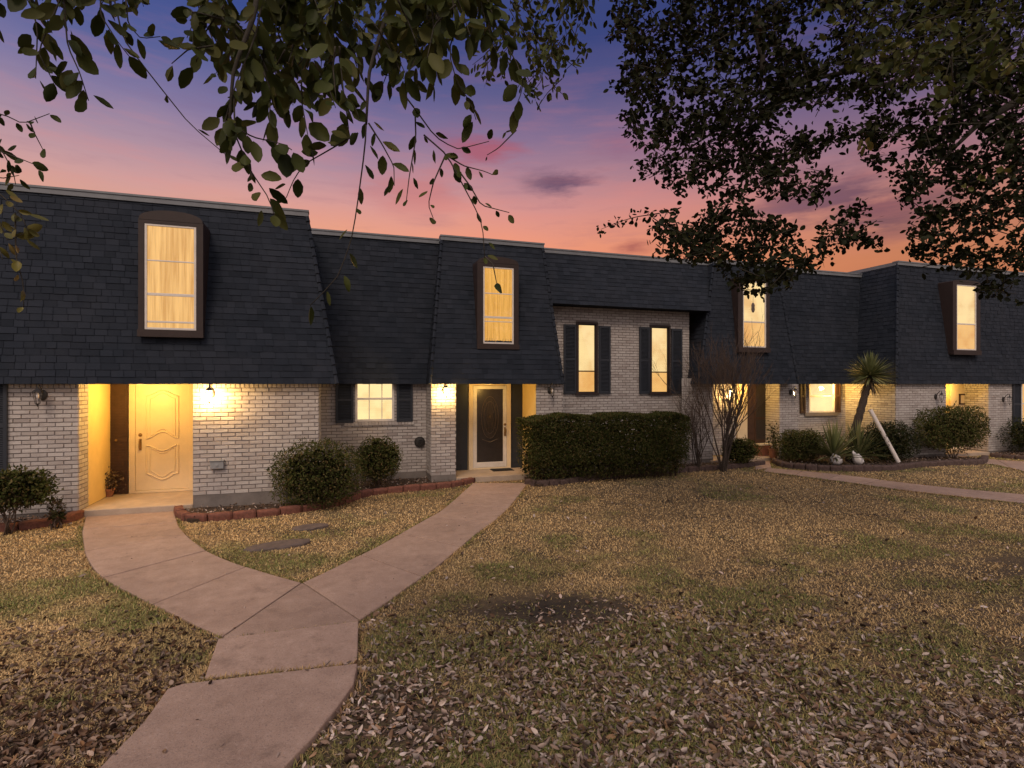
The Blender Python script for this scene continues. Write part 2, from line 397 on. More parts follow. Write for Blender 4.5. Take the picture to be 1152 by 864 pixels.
DRYLEAF = leafmat('dry_yucca_blade', [(.13, .09, .05), (.08, .055, .03), (.18, .13, .075)], .7, .1)

def lit(name, col, strength, kind):
    m = bpy.data.materials.new(name); m.use_nodes = True; nt = m.node_tree; nt.nodes.clear(); q = G(nt)
    o = q.n('ShaderNodeOutputMaterial'); e = q.n('ShaderNodeEmission'); q.l(e.outputs[0], o.inputs[0])
    t = q.n('ShaderNodeTexCoord'); v = t.outputs['Object']
    if kind == 'curtain':        # backlit gathered cloth: folds hide part of the light
        mp = q.n('ShaderNodeMapping'); mp.inputs['Scale'].default_value = (26, 1, 1.0); q.l(v, mp.inputs[0])
        n = q.noise(mp.outputs[0], 1.0, 5, .62)
        mp2 = q.n('ShaderNodeMapping'); mp2.inputs['Scale'].default_value = (90, 1, .8); q.l(v, mp2.inputs[0])
        n = q.math('ADD', q.math('MULTIPLY', n, .75), q.math('MULTIPLY', q.noise(mp2.outputs[0], 1.0, 3), .25))
        c = q.ramp(n, [(.33, tuple(k * .66 * z for k, z in zip(col, (1.1, .92, .7)))), (.52, col), (.68, tuple(min(1.3, k * 1.22) for k in col))])
    elif kind == 'blind':
        n = q.noise(v, 1.5, 3, .55); mp = q.n('ShaderNodeMapping'); mp.inputs['Scale'].default_value = (1, 1, 90); q.l(v, mp.inputs[0])
        n = q.math('ADD', q.math('MULTIPLY', n, .85), q.math('MULTIPLY', q.noise(mp.outputs[0], 1.0, 1), .15))
        c = q.ramp(n, [(.32, tuple(k * .74 * z for k, z in zip(col, (1.15, .95, .8)))), (.50, col), (.72, tuple(k * 1.12 for k in col))])
    else:
        n = q.noise(v, 5, 3); c = q.ramp(n, [(.3, tuple(k * .85 for k in col)), (.7, col)])
    q.l(c, e.inputs[0]); e.inputs[1].default_value = strength
    MATS[name] = m
    return m
CURT_PEACH = lit('lit_gathered_curtain', (.92, .52, .17), 1.0, 'curtain')
CURT_GOLD = lit('lit_gold_curtain', (.86, .44, .10), 1.0, 'curtain')
BLIND_PALE = lit('lit_pale_blind', (1.0, .72, .33), 1.05, 'blind')
BLIND_WARM = lit('lit_warm_blind', (1.0, .56, .18), .95, 'blind')
BLIND_BRIGHT = lit('lit_bright_window', (1.0, .76, .36), 1.2, 'blind')
BULB = lit('lit_bulb', (1.0, .86, .58), 30, 'plain')
DIFFUSER = lit('lit_diffuser', (1.0, .70, .30), 1.0, 'plain')
m, q, b, o = base_mat('window_glass'); GLASS = m
tr = q.n('ShaderNodeBsdfTransparent'); gl = q.n('ShaderNodeBsdfGlossy'); gl.inputs['Roughness'].default_value = .03
fr = q.n('ShaderNodeLayerWeight'); fr.inputs[0].default_value = .5; mx = q.n('ShaderNodeMixShader')
q.l(q.math('ADD', q.math('MULTIPLY', q.math('POWER', fr.outputs['Facing'], 4.0), .5), .04), mx.inputs[0]); q.l(tr.outputs[0], mx.inputs[1]); q.l(gl.outputs[0], mx.inputs[2]); q.l(mx.outputs[0], o.inputs[0])


m = bpy.data.materials.new('lit_lantern_glass'); m.use_nodes = True; nt = m.node_tree; nt.nodes.clear(); q = G(nt); LITGLASS = m
o = q.n('ShaderNodeOutputMaterial'); tr = q.n('ShaderNodeBsdfTransparent'); em = q.n('ShaderNodeEmission'); em.inputs[0].default_value = (1.0, .78, .40, 1); em.inputs[1].default_value = 2.2; ad = q.n('ShaderNodeAddShader')
q.l(tr.outputs[0], ad.inputs[0]); q.l(em.outputs[0], ad.inputs[1]); q.l(ad.outputs[0], o.inputs[0])

# ================================================================== GROUND, PATHS, BEDS
def axis_lines(a, b, step, far):
    core = list(np.arange(a, b + 1e-6, step)); ext = [1, 3, 8, 20, 60, 180, far]
    return [a - e for e in ext[::-1]] + core + [b + e for e in ext]
gx = np.array(axis_lines(-9, 27, .25, 500)); gy = np.array(axis_lines(-2, 15, .2, 500))
GX, GY = np.meshgrid(gx, gy)
GZ = gz(GX, GY) * sstep(-40, -5, GX) - .06 * sstep(14, 16, GY)
V = np.stack([GX, GY, GZ], -1).reshape(-1, 3); nx, ny = len(gx), len(gy)
i = np.arange((ny - 1) * nx).reshape(ny - 1, nx)[:, :-1].ravel()
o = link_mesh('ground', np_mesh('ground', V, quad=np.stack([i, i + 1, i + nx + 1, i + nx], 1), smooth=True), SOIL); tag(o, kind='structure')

def lerp(a, b, t): return a + (b - a) * t
def resample(pts, n):
    pts = [Vector(p) for p in pts]; d = [0]
    for a, b in zip(pts, pts[1:]): d.append(d[-1] + (b - a).length)
    outp = []
    for k in range(n):
        s = d[-1] * k / (n - 1); i = max(j for j in range(len(d)) if d[j] <= s + 1e-9); i = min(i, len(pts) - 2)
        outp.append(lerp(pts[i], pts[i + 1], (s - d[i]) / max(1e-9, d[i + 1] - d[i])))
    return outp
def smooth_line(pts, n):
    P = resample(pts, 60)
    for _ in range(6): P = [P[0]] + [(P[i - 1] + P[i] * 2 + P[i + 1]) / 4 for i in range(1, len(P) - 1)] + [P[-1]]
    return resample(P, n)

PATHZ = .022
Lout = [gp(*p, PATHZ) for p in [(97, 577), (91, 599), (95, 625), (106, 643), (122, 655), (157, 673), (190, 689), (219, 703), (250, 716)]]
Lin = [gp(*p, PATHZ) for p in [(196, 573), (201, 591), (212, 604), (233, 620), (270, 635), (306, 645.7), (340, 655)]]
Rin = [gp(*p, PATHZ) for p in [(340, 655), (371, 640.7), (411, 621), (457, 596), (493.5, 576), (513, 560), (532, 543)]]
Rout = [gp(*p, PATHZ) for p in [(405, 697), (450, 667), (489, 640), (527.6, 607), (555, 587), (573, 571), (584, 557), (594, 543)]]
apron = MB()
def shrink(poly, d=.013):
    c = sum((Vector(p) for p in poly), Vector()) / len(poly)
    return [Vector(p) + (c - Vector(p)).normalized() * d for p in poly]
PATH_POLYS = []
def slab(mb, poly, dz=0.0, flat=None):
    PATH_POLYS.append([(p.x, p.y) for p in poly]); pl = shrink(poly)
    top = [(float(gz(p.x, p.y)) + PATHZ + dz) if flat is None else flat for p in pl]
    mb.prism([(p.x, p.y) for p in pl], [z - .12 for z in top], top)
def strip_slabs(mb, A, B, n, per=5):
    A = smooth_line(A, n * per + 1); B = smooth_line(B, n * per + 1)
    for k in range(n):
        slab(mb, A[k * per:(k + 1) * per + 1] + B[k * per:(k + 1) * per + 1][::-1], dz=random.uniform(-.003, .003))
strip_slabs(apron, Lout, Lin, 5)
strip_slabs(apron, Rin, Rout, 6)
fork = [Lout[-1], Lin[-1], Rout[0], Rout[0] + Vector((0, -.03, 0)), Lout[-1] + Vector((0, -.03, 0))]
slab(apron, fork)
P = lambda px, py, z: (lambda a, b, d: Vector((a * d, b * d, z)))(*rayk(px), (ZC - z) * F / (py - 432.0))
s2 = [P(229, 760, .135), P(403.5, 744, .135), P(404.5, 698, .135), P(244, 718, .135)]
s2[0].y -= .035; s2[1].y -= .035
slab(apron, s2, flat=.135)
s1 = [P(109, 864, .232), P(70, 910, .232), P(262, 910, .232), P(321, 864, .232), P(357, 826, .232), P(383, 793, .232), P(400, 768, .232), P(404, 745, .232), P(205, 768, .232), P(187, 774, .232), P(160, 811, .232)]
slab(apron, s1[::-1], flat=.232)
o = apron.build('path', CONC, bevel=.008); tag(o, kind='structure')
far = MB()
A = [gp(*p, PATHZ) for p in [(863, 526), (905, 529.5), (960, 535.5), (1030, 544.3), (1090, 550.5), (1152, 556), (1230, 563)]]
B = [gp(*p, PATHZ) for p in [(858, 530), (890, 534), (935, 540), (1016, 551), (1070, 557), (1111, 561.5), (1190, 570)]]
strip_slabs(far, A, B, 7)
slab(far, [gp(*p, PATHZ) for p in [(848, 519), (866, 519), (868, 526), (850, 528)]])
o = far.build('path', CONC, bevel=.008); tag(o, kind='structure')
f4 = MB()
A = [gp(*p, PATHZ) for p in [(1075, 512), (1110, 516), (1152, 519), (1240, 525)]]
B = [gp(*p, PATHZ) for p in [(1100, 521), (1118, 522), (1152, 530), (1230, 545)]]
strip_slabs(f4, A, B, 3)
o = f4.build('path', CONC, bevel=.008); tag(o, kind='structure')

D1, D2C, D2R, D2W, D3, D3R, D4 = 10.35, 11.75, 12.35, 12.6, 12.4, 13.0, 11.4
EDGE_A = [gp(*p) for p in [(200, 577), (205, 586), (216, 588.5), (246, 585), (279, 583), (322, 578.5), (361, 573), (390, 566), (411, 557.5), (444, 553.5), (477, 551.5), (510, 548), (532, 543)]]
EDGE_B = [gp(*p) for p in [(-60, 600), (0, 598), (21, 597), (48, 594), (72, 589.5), (92, 583), (97, 576)]]
EDGE_C = [gp(*p) for p in [(592, 545), (606, 548), (629, 545), (677, 538.5), (727, 534), (782, 530), (838, 526), (858, 523)]]
EDGE_D = [gp(*p) for p in [(871, 521), (880, 526), (908, 529), (948, 530.5), (1002, 529.5), (1030, 525.5), (1070, 523.5), (1106, 522.5), (1108, 517)]]
EDGE_E = [gp(*p) for p in [(1114, 514), (1152, 517), (1200, 519)]]
BEDS = [EDGE_A + [Vector((3.0, 11.72, 0)), Vector((2.2, 12.3, 0)), Vector((-.25, 12.3, 0)), Vector((-.25, 10.34, 0)), Vector((-2.15, 10.34, 0))],
        EDGE_B + [Vector((-3.9, 10.34, 0)), Vector((-5.6, 10.34, 0))],
        EDGE_C + [Vector((10.6, 12.3, 0)), Vector((5.0, 12.5, 0)), Vector((4.1, 11.7, 0))],
        EDGE_D + [Vector((16.6, 11.38, 0)), Vector((15.0, 11.38, 0)), Vector((15.0, 12.9, 0)), Vector((11.8, 12.3, 0))],
        EDGE_E + [Vector((22, 11.38, 0)), Vector((19.2, 11.38, 0))]]
for bed in BEDS:
    mb = MB(); mb.prism([(p.x, p.y) for p in bed], -.1, [float(gz(p.x, p.y)) + .055 for p in bed])
    me = bpy.data.meshes.new('flower_bed'); me.from_pydata(mb.v, [], mb.f); bm = bmesh.new(); bm.from_mesh(me)
    bmesh.ops.triangulate(bm, faces=bm.faces, ngon_method='EAR_CLIP'); bmesh.ops.recalc_face_normals(bm, faces=bm.faces); bm.to_mesh(me); bm.free()
    tag(link_mesh('flower_bed', me, MULCH), kind='structure')
BEDP = [[(p.x, p.y) for p in b_] for b_ in BEDS]


# ------------------------------------------------------------------ edging blocks (each a thing, one mesh per kind)
def block_mesh(L, Wd, H, seed, mat, curve=.35):
    r = random.Random(seed); bm = bmesh.new(); bmesh.ops.create_cube(bm, size=1)
    bmesh.ops.subdivide_edges(bm, edges=bm.edges, cuts=3, use_grid_fill=True)
    for v in bm.verts:
        x, y, z = v.co
        k = 1 - .10 * (abs(2 * z) ** 4) - .07 * (abs(2 * x) ** 6)
        v.co = Vector((x * L + r.uniform(-.006, .006), y * Wd * k + r.uniform(-.008, .008), (z + .5) * H - .04 * H * abs(2 * x) ** 6 + r.uniform(-.006, .006)))
    me = bpy.data.meshes.new('edging_block'); bm.to_mesh(me); bm.free(); me.materials.append(mat)
    me.polygons.foreach_set('use_smooth', [True] * len(me.polygons))
    return me
def edging(line, L, Wd, H, mat, label, group, seed, sink=.03):
    meshes = [block_mesh(L, Wd, H, seed + k, mat) for k in range(4)]
    tot = sum((b - a).length for a, b in zip(line, line[1:])); n = max(2, round(tot / (L + .008)))
    P = resample(smooth_line(line, 80), n + 1); r = random.Random(seed)
    for k in range(n):
        a, b = P[k], P[k + 1]; m = (a + b) / 2
        o = bpy.data.objects.new('edging_block', r.choice(meshes)); COL.objects.link(o)
        o.location = (m.x, m.y, float(gz(m.x, m.y)) - sink); d = b - a
        o.rotation_euler = (r.uniform(-.05, .05), r.uniform(-.03, .03), math.atan2(d.y, d.x) + r.uniform(-.05, .05)); o.scale = ((d.length - .006) / L, 1, r.uniform(.93, 1.07))
        tag(o, label, 'edging block', group)
edging(EDGE_A, .34, .13, .15, EDGE_RED, 'red edging block in the row bordering the bed of the two round bushes', 'red blocks around the round bush bed', 10)
edging(EDGE_B, .42, .15, .15, EDGE_RED, 'red edging block in the low row under the leggy shrub beside the cream door path', 'red blocks around the leggy shrub bed', 20)
edging(EDGE_C, .26, .16, .15, EDGE_DARK, 'dark rough edging block in the row in front of the long clipped hedge', 'dark blocks in front of the hedge', 30)
edging(EDGE_D, .26, .16, .17, EDGE_DARK, 'dark rough edging block in the row bordering the yucca bed', 'dark blocks around the yucca bed', 40)
edging(EDGE_E, .26, .16, .14, EDGE_DARK, 'dark edging block beside the far right path by the shuttered window', 'dark blocks beside the far right path', 50)


# ================================================================== HOUSES
class BrickWall:
    """real bricks with jitter laid over a mortar plane; one mesh per wall part"""
    def __init__(s): s.mb = MB()
    def wall(s, ox, oy, ux, uy, width, z0, z1, holes=(), soldier=True, seed=0):
        r = random.Random(seed); nx_, ny_ = uy, -ux            # outward normal
        us = sorted({0, width} | {min(max(h[k], 0), width) for h in holes for k in (0, 1)})
        zs = sorted({z0, z1} | {min(max(h[k], z0), z1) for h in holes for k in (2, 3)})
        def pt(u, z, d=0): return (ox + ux * u + nx_ * d, oy + uy * u + ny_ * d, z)
        for a, b_ in zip(us, us[1:]):
            for c, d in zip(zs, zs[1:]):
                mu, mz = (a + b_) / 2, (c + d) / 2
                if any(h[0] < mu < h[1] and h[2] < mz < h[3] for h in holes): continue
                s.mb.face([pt(a, c), pt(b_, c), pt(b_, d), pt(a, d)], 1)
        def brick(u0, u1, za, zb):
            t = r.uniform(.007, .013); j = lambda k: r.uniform(-k, k); e = .003
            p = [pt(u0, za, -.004), pt(u1, za, -.004), pt(u1, zb, -.004), pt(u0, zb, -.004),
                 pt(u0 + e + j(.002), za + e + j(.002), t + j(.0015)), pt(u1 - e + j(.002), za + e + j(.002), t + j(.0015)), pt(u1 - e + j(.002), zb - e + j(.002), t + j(.0015)), pt(u0 + e + j(.002), zb - e + j(.002), t + j(.0015))]
            i = len(s.mb.v); s.mb.v += p
            for f in ((4, 5, 6, 7), (0, 1, 5, 4), (1, 2, 6, 5), (2, 3, 7, 6), (3, 0, 4, 7)): s.mb.f.append(tuple(i + k for k in f)); s.mb.m.append(0)
        def row(za, zb, bl, off):
            u = -off * bl
            spans = [(0, width)]
            for h in holes:
                if h[2] < zb - .01 and h[3] > za + .01:
                    ns = []
                    for a, b_ in spans:
                        if h[1] <= a or h[0] >= b_: ns.append((a, b_)); continue
                        if h[0] > a: ns.append((a, h[0]))
                        if h[1] < b_: ns.append((h[1], b_))
                    spans = ns
            while u < width:
                for a, b_ in spans:
                    x0, x1 = max(u, a), min(u + bl - .010, b_)
                    if x1 - x0 > .025: brick(x0, x1, za, zb)
                u += bl
        z = z0; k = 0; H = .0677
        top = z1 - .21 if soldier else z1
        n = max(1, round((top - z0) / H)); H = (top - z0) / n
        for k in range(n): row(z0 + k * H, z0 + (k + 1) * H - .011, .213, .5 * (k % 2) + r.uniform(-.03, .03))
        if soldier: row(top, z1, .0677 + .004, 0)
    def front(s, x0, x1, D, z0, z1, holes=(), soldier=True, seed=0):
        s.wall(x0, D, 1, 0, x1 - x0, z0, z1, [(h[0] - x0, h[1] - x0, h[2], h[3]) for h in holes], soldier, seed)
    def side_right(s, x, D0, D1_, z0, z1, soldier=True, seed=0):   # faces +X
        s.wall(x, D0, 0, 1, D1_ - D0, z0, z1, (), soldier, seed)
    def side_left(s, x, D0, D1_, z0, z1, soldier=True, seed=0):    # faces -X
        s.wall(x, D1_, 0, -1, D1_ - D0, z0, z1, (), soldier, seed)
    def build(s, parent): return s.mb.build('wall', [MB_BRICK, MORTAR], parent, recalc=False)

def panel(mb, bl, br, tr, tl, seed=0, course=.115):
    """shingle courses of separate lapped tabs on one roof plane"""
    bl, br, tr, tl = map(Vector, (bl, br, tr, tl)); r = random.Random(seed)
    n = ((br - bl).cross(tl - bl)).normalized(); H = ((tl - bl).length + (tr - br).length) / 2; k = max(2, round(H / course))
    mb.face([bl - n * .004, br - n * .004, tr - n * .004, tl - n * .004], 0)
    for i in range(k):
        t0, t1 = i / k, min(1, (i + 1.06) / k)
        A0, B0, A1, B1 = lerp(bl, tl, t0), lerp(br, tr, t0), lerp(bl, tl, t1), lerp(br, tr, t1); Wd = (B0 - A0).length
        u = -r.uniform(0, .3)
        while u < Wd:
            w_ = r.choice((.14, .18, .2, .25, .16)); a, b_ = max(0, u + .004) / Wd, min(Wd, u + w_ - .004) / Wd; u += w_
            if b_ - a < .02 / Wd: continue
            th = r.choice((.007, .009, .012, .014)); dz = r.uniform(-.004, .004) / H
            q0, q1 = lerp(A0, B0, a) + (tl - bl) * dz, lerp(A0, B0, b_) + (tl - bl) * dz; q2, q3 = lerp(A1, B1, b_), lerp(A1, B1, a)
            i0 = len(mb.v)
            mb.v += [tuple(x) for x in (q0 + n * th, q1 + n * th, q2 + n * .002, q3 + n * .002, q0 - n * .003, q1 - n * .003)]
            mb.f += [(i0, i0 + 1, i0 + 2, i0 + 3), (i0 + 4, i0 + 5, i0 + 1, i0)]; mb.m += [0, 0]
def mansard(mb, cap, x0, x1, De, X0, X1, Dt, z0, z1, back=17.0, sides='lr', seed=0):
    """x0..x1 at the eave (Y = De, z0), X0..X1 at the top (Y = Dt, z1)"""
    a, b_, c, d = (x0, De, z0), (x1, De, z0), (X1, Dt, z1), (X0, Dt, z1)
    panel(mb, a, b_, c, d, seed)
    bk = back
    if 'r' in sides: panel(mb, b_, (x1, bk, z0), (X1, bk, z1), c, seed + 1)
    if 'l' in sides: panel(mb, (x0, bk, z0), a, d, (X0, bk, z1), seed + 2)
    for ok, p, q_ in (('l' in sides, a, d), ('r' in sides, b_, c)):
        if not ok: continue
        p, q_ = Vector(p), Vector(q_); m_ = int((q_ - p).length / .17)
        for k in range(m_):
            mb.tube([lerp(p, q_, k / m_) + Vector((0, -.012, 0)), lerp(p, q_, (k + 1.1) / m_) + Vector((0, .006, 0))], [.040, .028], 6)
    mb.face([a, (x0, bk, z0), (x1, bk, z0), b_], 0)             # soffit
    mb.face([(X0, Dt, z1), (X1, Dt, z1), (X1, bk, z1), (X0, bk, z1)], 0)
    mb.face([(x0, bk, z0), (x1, bk, z0), (X1, bk, z1), (X0, bk, z1)], 0)
    h, t = .10, .03
    cap.box(X0 - t, X1 + t, Dt - t - .02, Dt + .12, z1 - h + .035, z1 + .035)
    cap.box(X0 - t - .012, X1 + t + .012, Dt - t - .034, Dt + .12, z1 + .018, z1 + .052)
    if 'r' in sides: cap.box(X1 - .1, X1 + t, Dt + .12, bk, z1 - h + .033, z1 + .033)
    if 'l' in sides: cap.box(X0 - t, X0 + .1, Dt + .12, bk, z1 - h + .033, z1 + .033)

def window(parent, x0, x1, z0, z1, y, rails=(), mull=(), cloth=None, fw=.045, frame=WHITE, dep=.05, low=None, label=None):
    """frame mesh (part) with pane and curtain as sub-parts; its face is at Y = y - dep"""
    f = MB()
    f.box(x0, x0 + fw, y - dep, y, z0, z1); f.box(x1 - fw, x1, y - dep, y, z0, z1)
    f.box(x0 + fw, x1 - fw, y - dep, y, z0, z0 + fw); f.box(x0 + fw, x1 - fw, y - dep, y, z1 - fw, z1)
    for (t, h) in rails: 
        zc = z0 + (z1 - z0) * t; f.box(x0 + fw, x1 - fw, y - dep + .012, y - .006, zc - h / 2, zc + h / 2)
    for (t, a, b_) in mull:
        xc = x0 + (x1 - x0) * t; f.box(xc - .009, xc + .009, y - dep + .016, y - .010, z0 + (z1 - z0) * a, z0 + (z1 - z0) * b_)
    o = f.build('window', frame, parent, bevel=.004)
    if label: o['label'] = label
    gm = MB(); gm.box(x0 + fw - .01, x1 - fw + .01, y - dep + .022, y - dep + .026, z0 + fw - .01, z1 - fw + .01); gm.build('pane', GLASS, o)
    split = z0 + (z1 - z0) * low[0] if low else None
    zs = [(z0 + .01, z1 - .01, cloth)] if not low else [(split, z1 - .01, cloth), (z0 + .01, split, low[1])]
    for a, b_, mm in zs:
        c = MB(); n = 36
        for k in range(n):
            xa, xb = x0 + .012 + (x1 - x0 - .024) * k / n, x0 + .012 + (x1 - x0 - .024) * (k + 1) / n
            ya, yb = (y + .001 + .003 * math.sin(k * 1.9) for k in (k, k + 1))
            c.face([(xa, ya, a), (xb, yb, a), (xb, yb, b_), (xa, ya, b_)])
        c.build('curtain' if mm in (CURT_PEACH, CURT_GOLD) else 'blind', mm, o)
    return o
def shutter(parent, x0, x1, z0, z1, y, mat=NAVY):
    f = MB(); w_, t = .045, .035
    f.box(x0, x0 + w_, y - t, y, z0, z1); f.box(x1 - w_, x1, y - t, y, z0, z1)
    for a in (z0, (z0 + z1) / 2 - .03, z1 - .06): f.box(x0 + w_, x1 - w_, y - t + .002, y, a, a + .06)
    z = z0 + .06
    while z < z1 - .07:
        f.hexa([(x0 + w_, y - t + .006, z), (x1 - w_, y - t + .006, z), (x1 - w_, y - .006, z + .022), (x0 + w_, y - .006, z + .022),
                (x0 + w_, y - t + .006, z + .008), (x1 - w_, y - t + .006, z + .008), (x1 - w_, y - .006, z + .030), (x0 + w_, y - .006, z + .030)]); z += .034
    f.box(x0 + .01, x1 - .01, y - .006, y + .004, z0 + .01, z1 - .01)
    return f.build('shutter', mat, parent)
def dormer(parent, x0, x1, z0, z1, y, rise, wx0, wx1, wz0, wz1, depth=1.0):
    """brown window box with a low arched hood standing out of the mansard"""
    n = 14; xc = (x0 + x1) / 2; hw = (x1 - x0) / 2
    arch = [(xc + hw * math.cos(math.pi * k / n), z1 + rise * math.sin(math.pi * k / n) ** .8) for k in range(n + 1)]
    outl = [(x0, z0), (x1, z0)] + arch
    mb = MB(); m_ = len(outl)
    i = len(mb.v); mb.v += [(x, y, z) for x, z in outl] + [(x, y + depth, z) for x, z in outl]
    mb.f.append(tuple(range(i, i + m_))); mb.m.append(0)
    for k in range(m_): mb.f.append((i + k, i + (k + 1) % m_, i + m_ + (k + 1) % m_, i + m_ + k)); mb.m.append(0)
    # casing proud of the face round the window
    t = .055
    mb.box(x0 - .004, wx0 - .002, y - t, y - .001, z0 + .08, z1 - .002); mb.box(wx1 + .002, x1 + .004, y - t, y - .001, z0 + .08, z1 - .002)
    mb.box(x0 - .012, x1 + .012, y - t - .03, y - .001, z0 - .01, wz0 - .003)
    mb.box(wx0 - .002, wx1 + .002, y - t, y - .001, wz1 + .002, z1 - .002)
    i = len(mb.v); ar = [(x0, z1)] + arch[::-1] + []
    mb.v += [(x, y - t - .004, z) for x, z in arch] + [(x, y - .001, z) for x, z in arch]; k_ = len(arch)
    mb.f.append(tuple(range(i, i + k_))); mb.m.append(0)
    for k in range(k_): mb.f.append((i + k, i + (k + 1) % k_, i + k_ + (k + 1) % k_, i + k_ + k)); mb.m.append(0)
    return mb.build('dormer', TRIM, parent)

def handle_set(parent, x, y, z, mat=BRASS):
    h = MB(); h.lathe((0, 0, 0), [(.028, 0), (.032, .006), (.020, .02), (.012, .024)], 14)
    h.v = [(x + a, y - c, z + .16 + b_) for a, b_, c in h.v]
    k = MB(); k.box(x - .022, x + .022, y - .012, y, z - .12, z + .09); k.tube([(x, y - .005, z + .06), (x, y - .06, z + .05), (x, y - .06, z - .06), (x, y - .005, z - .09)], .012, 8)
    n0 = len(h.v); h.v += k.v; h.f += [tuple(i + n0 for i in f) for f in k.f]; h.m += k.m
    return h.build('handle', mat, parent, smooth=False)

ZE = 2.15
# ---------------------------------------------------------------- house 1 (cream door, lit porch)
h1 = empty('townhouse', (-2.5, D1, 0))
tag(h1, 'townhouse with the cream panelled door in a brightly lit porch, nearest in the row', 'house', 'row of mansard townhouses')
e1 = 10.2; xr = sx(358, D1)
PX0, PX1, PB = sx(88, D1), sx(217, D1), 11.72
bw = BrickWall()
bw.front(-9.0, PX0, D1, .16, 2.3, [(sx(-9, D1) - 1.0, sx(-9, D1), .72, 2.4)], True, 1)
bw.front(PX1, xr, D1, .30, 2.3, (), True, 2)
bw.side_right(PX0, D1, D1 + .36, .16, 2.3, True, 3)
bw.side_right(xr, D1, 13, .25, 2.3, True, 4)
bw.build(h1)
fb = MB(); fb.box(-9, PX0 - .004, D1 + .003, D1 + .4, -.1, .16); fb.build('foundation', FOUND, h1); fb = MB(); fb.box(PX1 + .004, xr - .004, D1 - .006, D1 + .4, -.1, .30); fb.build('foundation', FOUND, h1); fb = MB(); fb.box(xr - .4, xr - .004, D1 + .41, 13, -.1, .25); fb.build('foundation', FOUND, h1)
pl = MB(); pl.box(PX0 + .002, PX1 - .001, D1 - .01, PB + .1, -.1, .155); pl.build('porch_floor', PORCH, h1, bevel=.01)
pw = MB(); pw.box(PX0 - .2, PX0 + .002, D1 + .365, PB, .156, 2.3); pw.box(PX0 - .2, PX1 + .5, PB, PB + .12, .156, 2.3); pw.box(PX1, PX1 + .1, D1 + .05, PB, .156, 2.3); pw.build('porch_wall', YELLOWP, h1)
x0, x1 = sx(121, PB), sx(145, PB)
lp = MB(); lp.box(x0, x1, PB - .06, PB - .002, .16, 2.3)
k = 0.2
while k < 2.28: lp.box(x0 + .03, x1 - .03, PB - .068, PB - .055, k, k + .035); k += .05
lp.box(x0, x1, PB - .074, PB - .05, 1.10, 1.18)
lo = lp.build('side_panel', DARKBROWN, h1); kb = MB(); kb.lathe((0, 0, 0), [(.012, 0), (.012, .02), (.022, .03), (.018, .045)], 12); kb.v = [((x0 + x1) / 2 + a, PB - .074 - c, 1.14 + b_) for a, b_, c in kb.v]; kb.build('knob', BRASS, lo)
dx0, dx1 = sx(153.5, PB), sx(213, PB)
fr_ = MB(); fr_.box(dx0 - .10, dx0 - .004, PB - .07, PB - .002, .158, 2.3); fr_.box(dx1 + .004, dx1 + .12, PB - .07, PB - .002, .158, 2.3); fr_.box(dx0 - .004, dx1 + .004, PB - .075, PB - .002, .158, .20); fr_.build('door_frame', CREAM, h1, bevel=.004)
dr = MB(); dr.box(dx0, dx1, PB - .045, PB - .004, .205, 2.27)
wd = dx1 - dx0; yy = PB - .048
def curve_pts(fn, a, b_, n=16): return [(lerp(a, b_, k / n), yy, fn(lerp(-1, 1, k / n))) for k in range(n + 1)]
def mould(pts, r=.013): dr.tube(pts, r, 6)
for (ins, dzz, r_) in ((0, 0, .014), (.055, .05, .009)):
    a, b_ = dx0 + wd * .20 + ins, dx1 - wd * .20 - ins
    bellf = lambda t, base, h: base + h * (math.cos(t * math.pi) + 1) / 2
    mould([(a, yy, 1.15 + dzz), *curve_pts(lambda t: bellf(t, 1.93 - dzz, .10), a, b_), (b_, yy, 1.15 + dzz), *curve_pts(lambda t: bellf(t, 1.15 + dzz, .12), b_, a)][:], r_)
    if ins == 0: mould([(a, yy, 1.02), *curve_pts(lambda t: bellf(t, 1.02, -.10), a, b_), (b_, yy, .50), *curve_pts(lambda t: bellf(t, .50, -.11), b_, a), (a, yy, 1.02)], r_)
    else: mould([(a, yy, .98), *curve_pts(lambda t: bellf(t, .97, -.10), a, b_), (b_, yy, .56), *curve_pts(lambda t: bellf(t, .55, -.11), b_, a), (a, yy, .98)], r_)
door = dr.build('door', CREAM, h1, bevel=.003); handle_set(door, dx0 + .075, PB - .045, 1.06)
rf, cp = MB(), MB()
mansard(rf, cp, -10.5, sx(379, e1), e1, -10.5, sx(345, e1 + .8), e1 + .8, ZE, 5.34, sides='r', seed=5)
ro = rf.build('roof', SHINGLE, h1, recalc=False); cp.build('roof_cap', CAP, ro)
yf = 10.34
dormer(h1, sx(157, yf), sx(229, yf), zz_(193, 379, yf), zz_(193, 250, yf), yf, .17, sx(163.5, yf), sx(221.5, yf), zz_(193, 371.5, yf), zz_(193, 254, yf))
window(h1, sx(163.5, yf), sx(221.5, yf), zz_(193, 371.5, yf), zz_(193, 254, yf), yf - .012, [(.655, .022), (.335, .045), (.075, .03)], (), CURT_PEACH, .034, dep=.034, label='tall lit window with peach gathered curtain in the arched brown dormer')
shutter(h1, sx(-9, D1) + .005, sx(9.5, D1), .74, 2.3, D1 - .016, NAVY)
window(h1, sx(-9, D1) - .998, sx(-9, D1) - .002, .725, 2.32, D1, [(.5, .04)], (), DARKBROWN, .05, dep=.04)
shutter(h1, sx(-9, D1) - 1.35, sx(-9, D1) - 1.005, .74, 2.3, D1 - .016, NAVY)

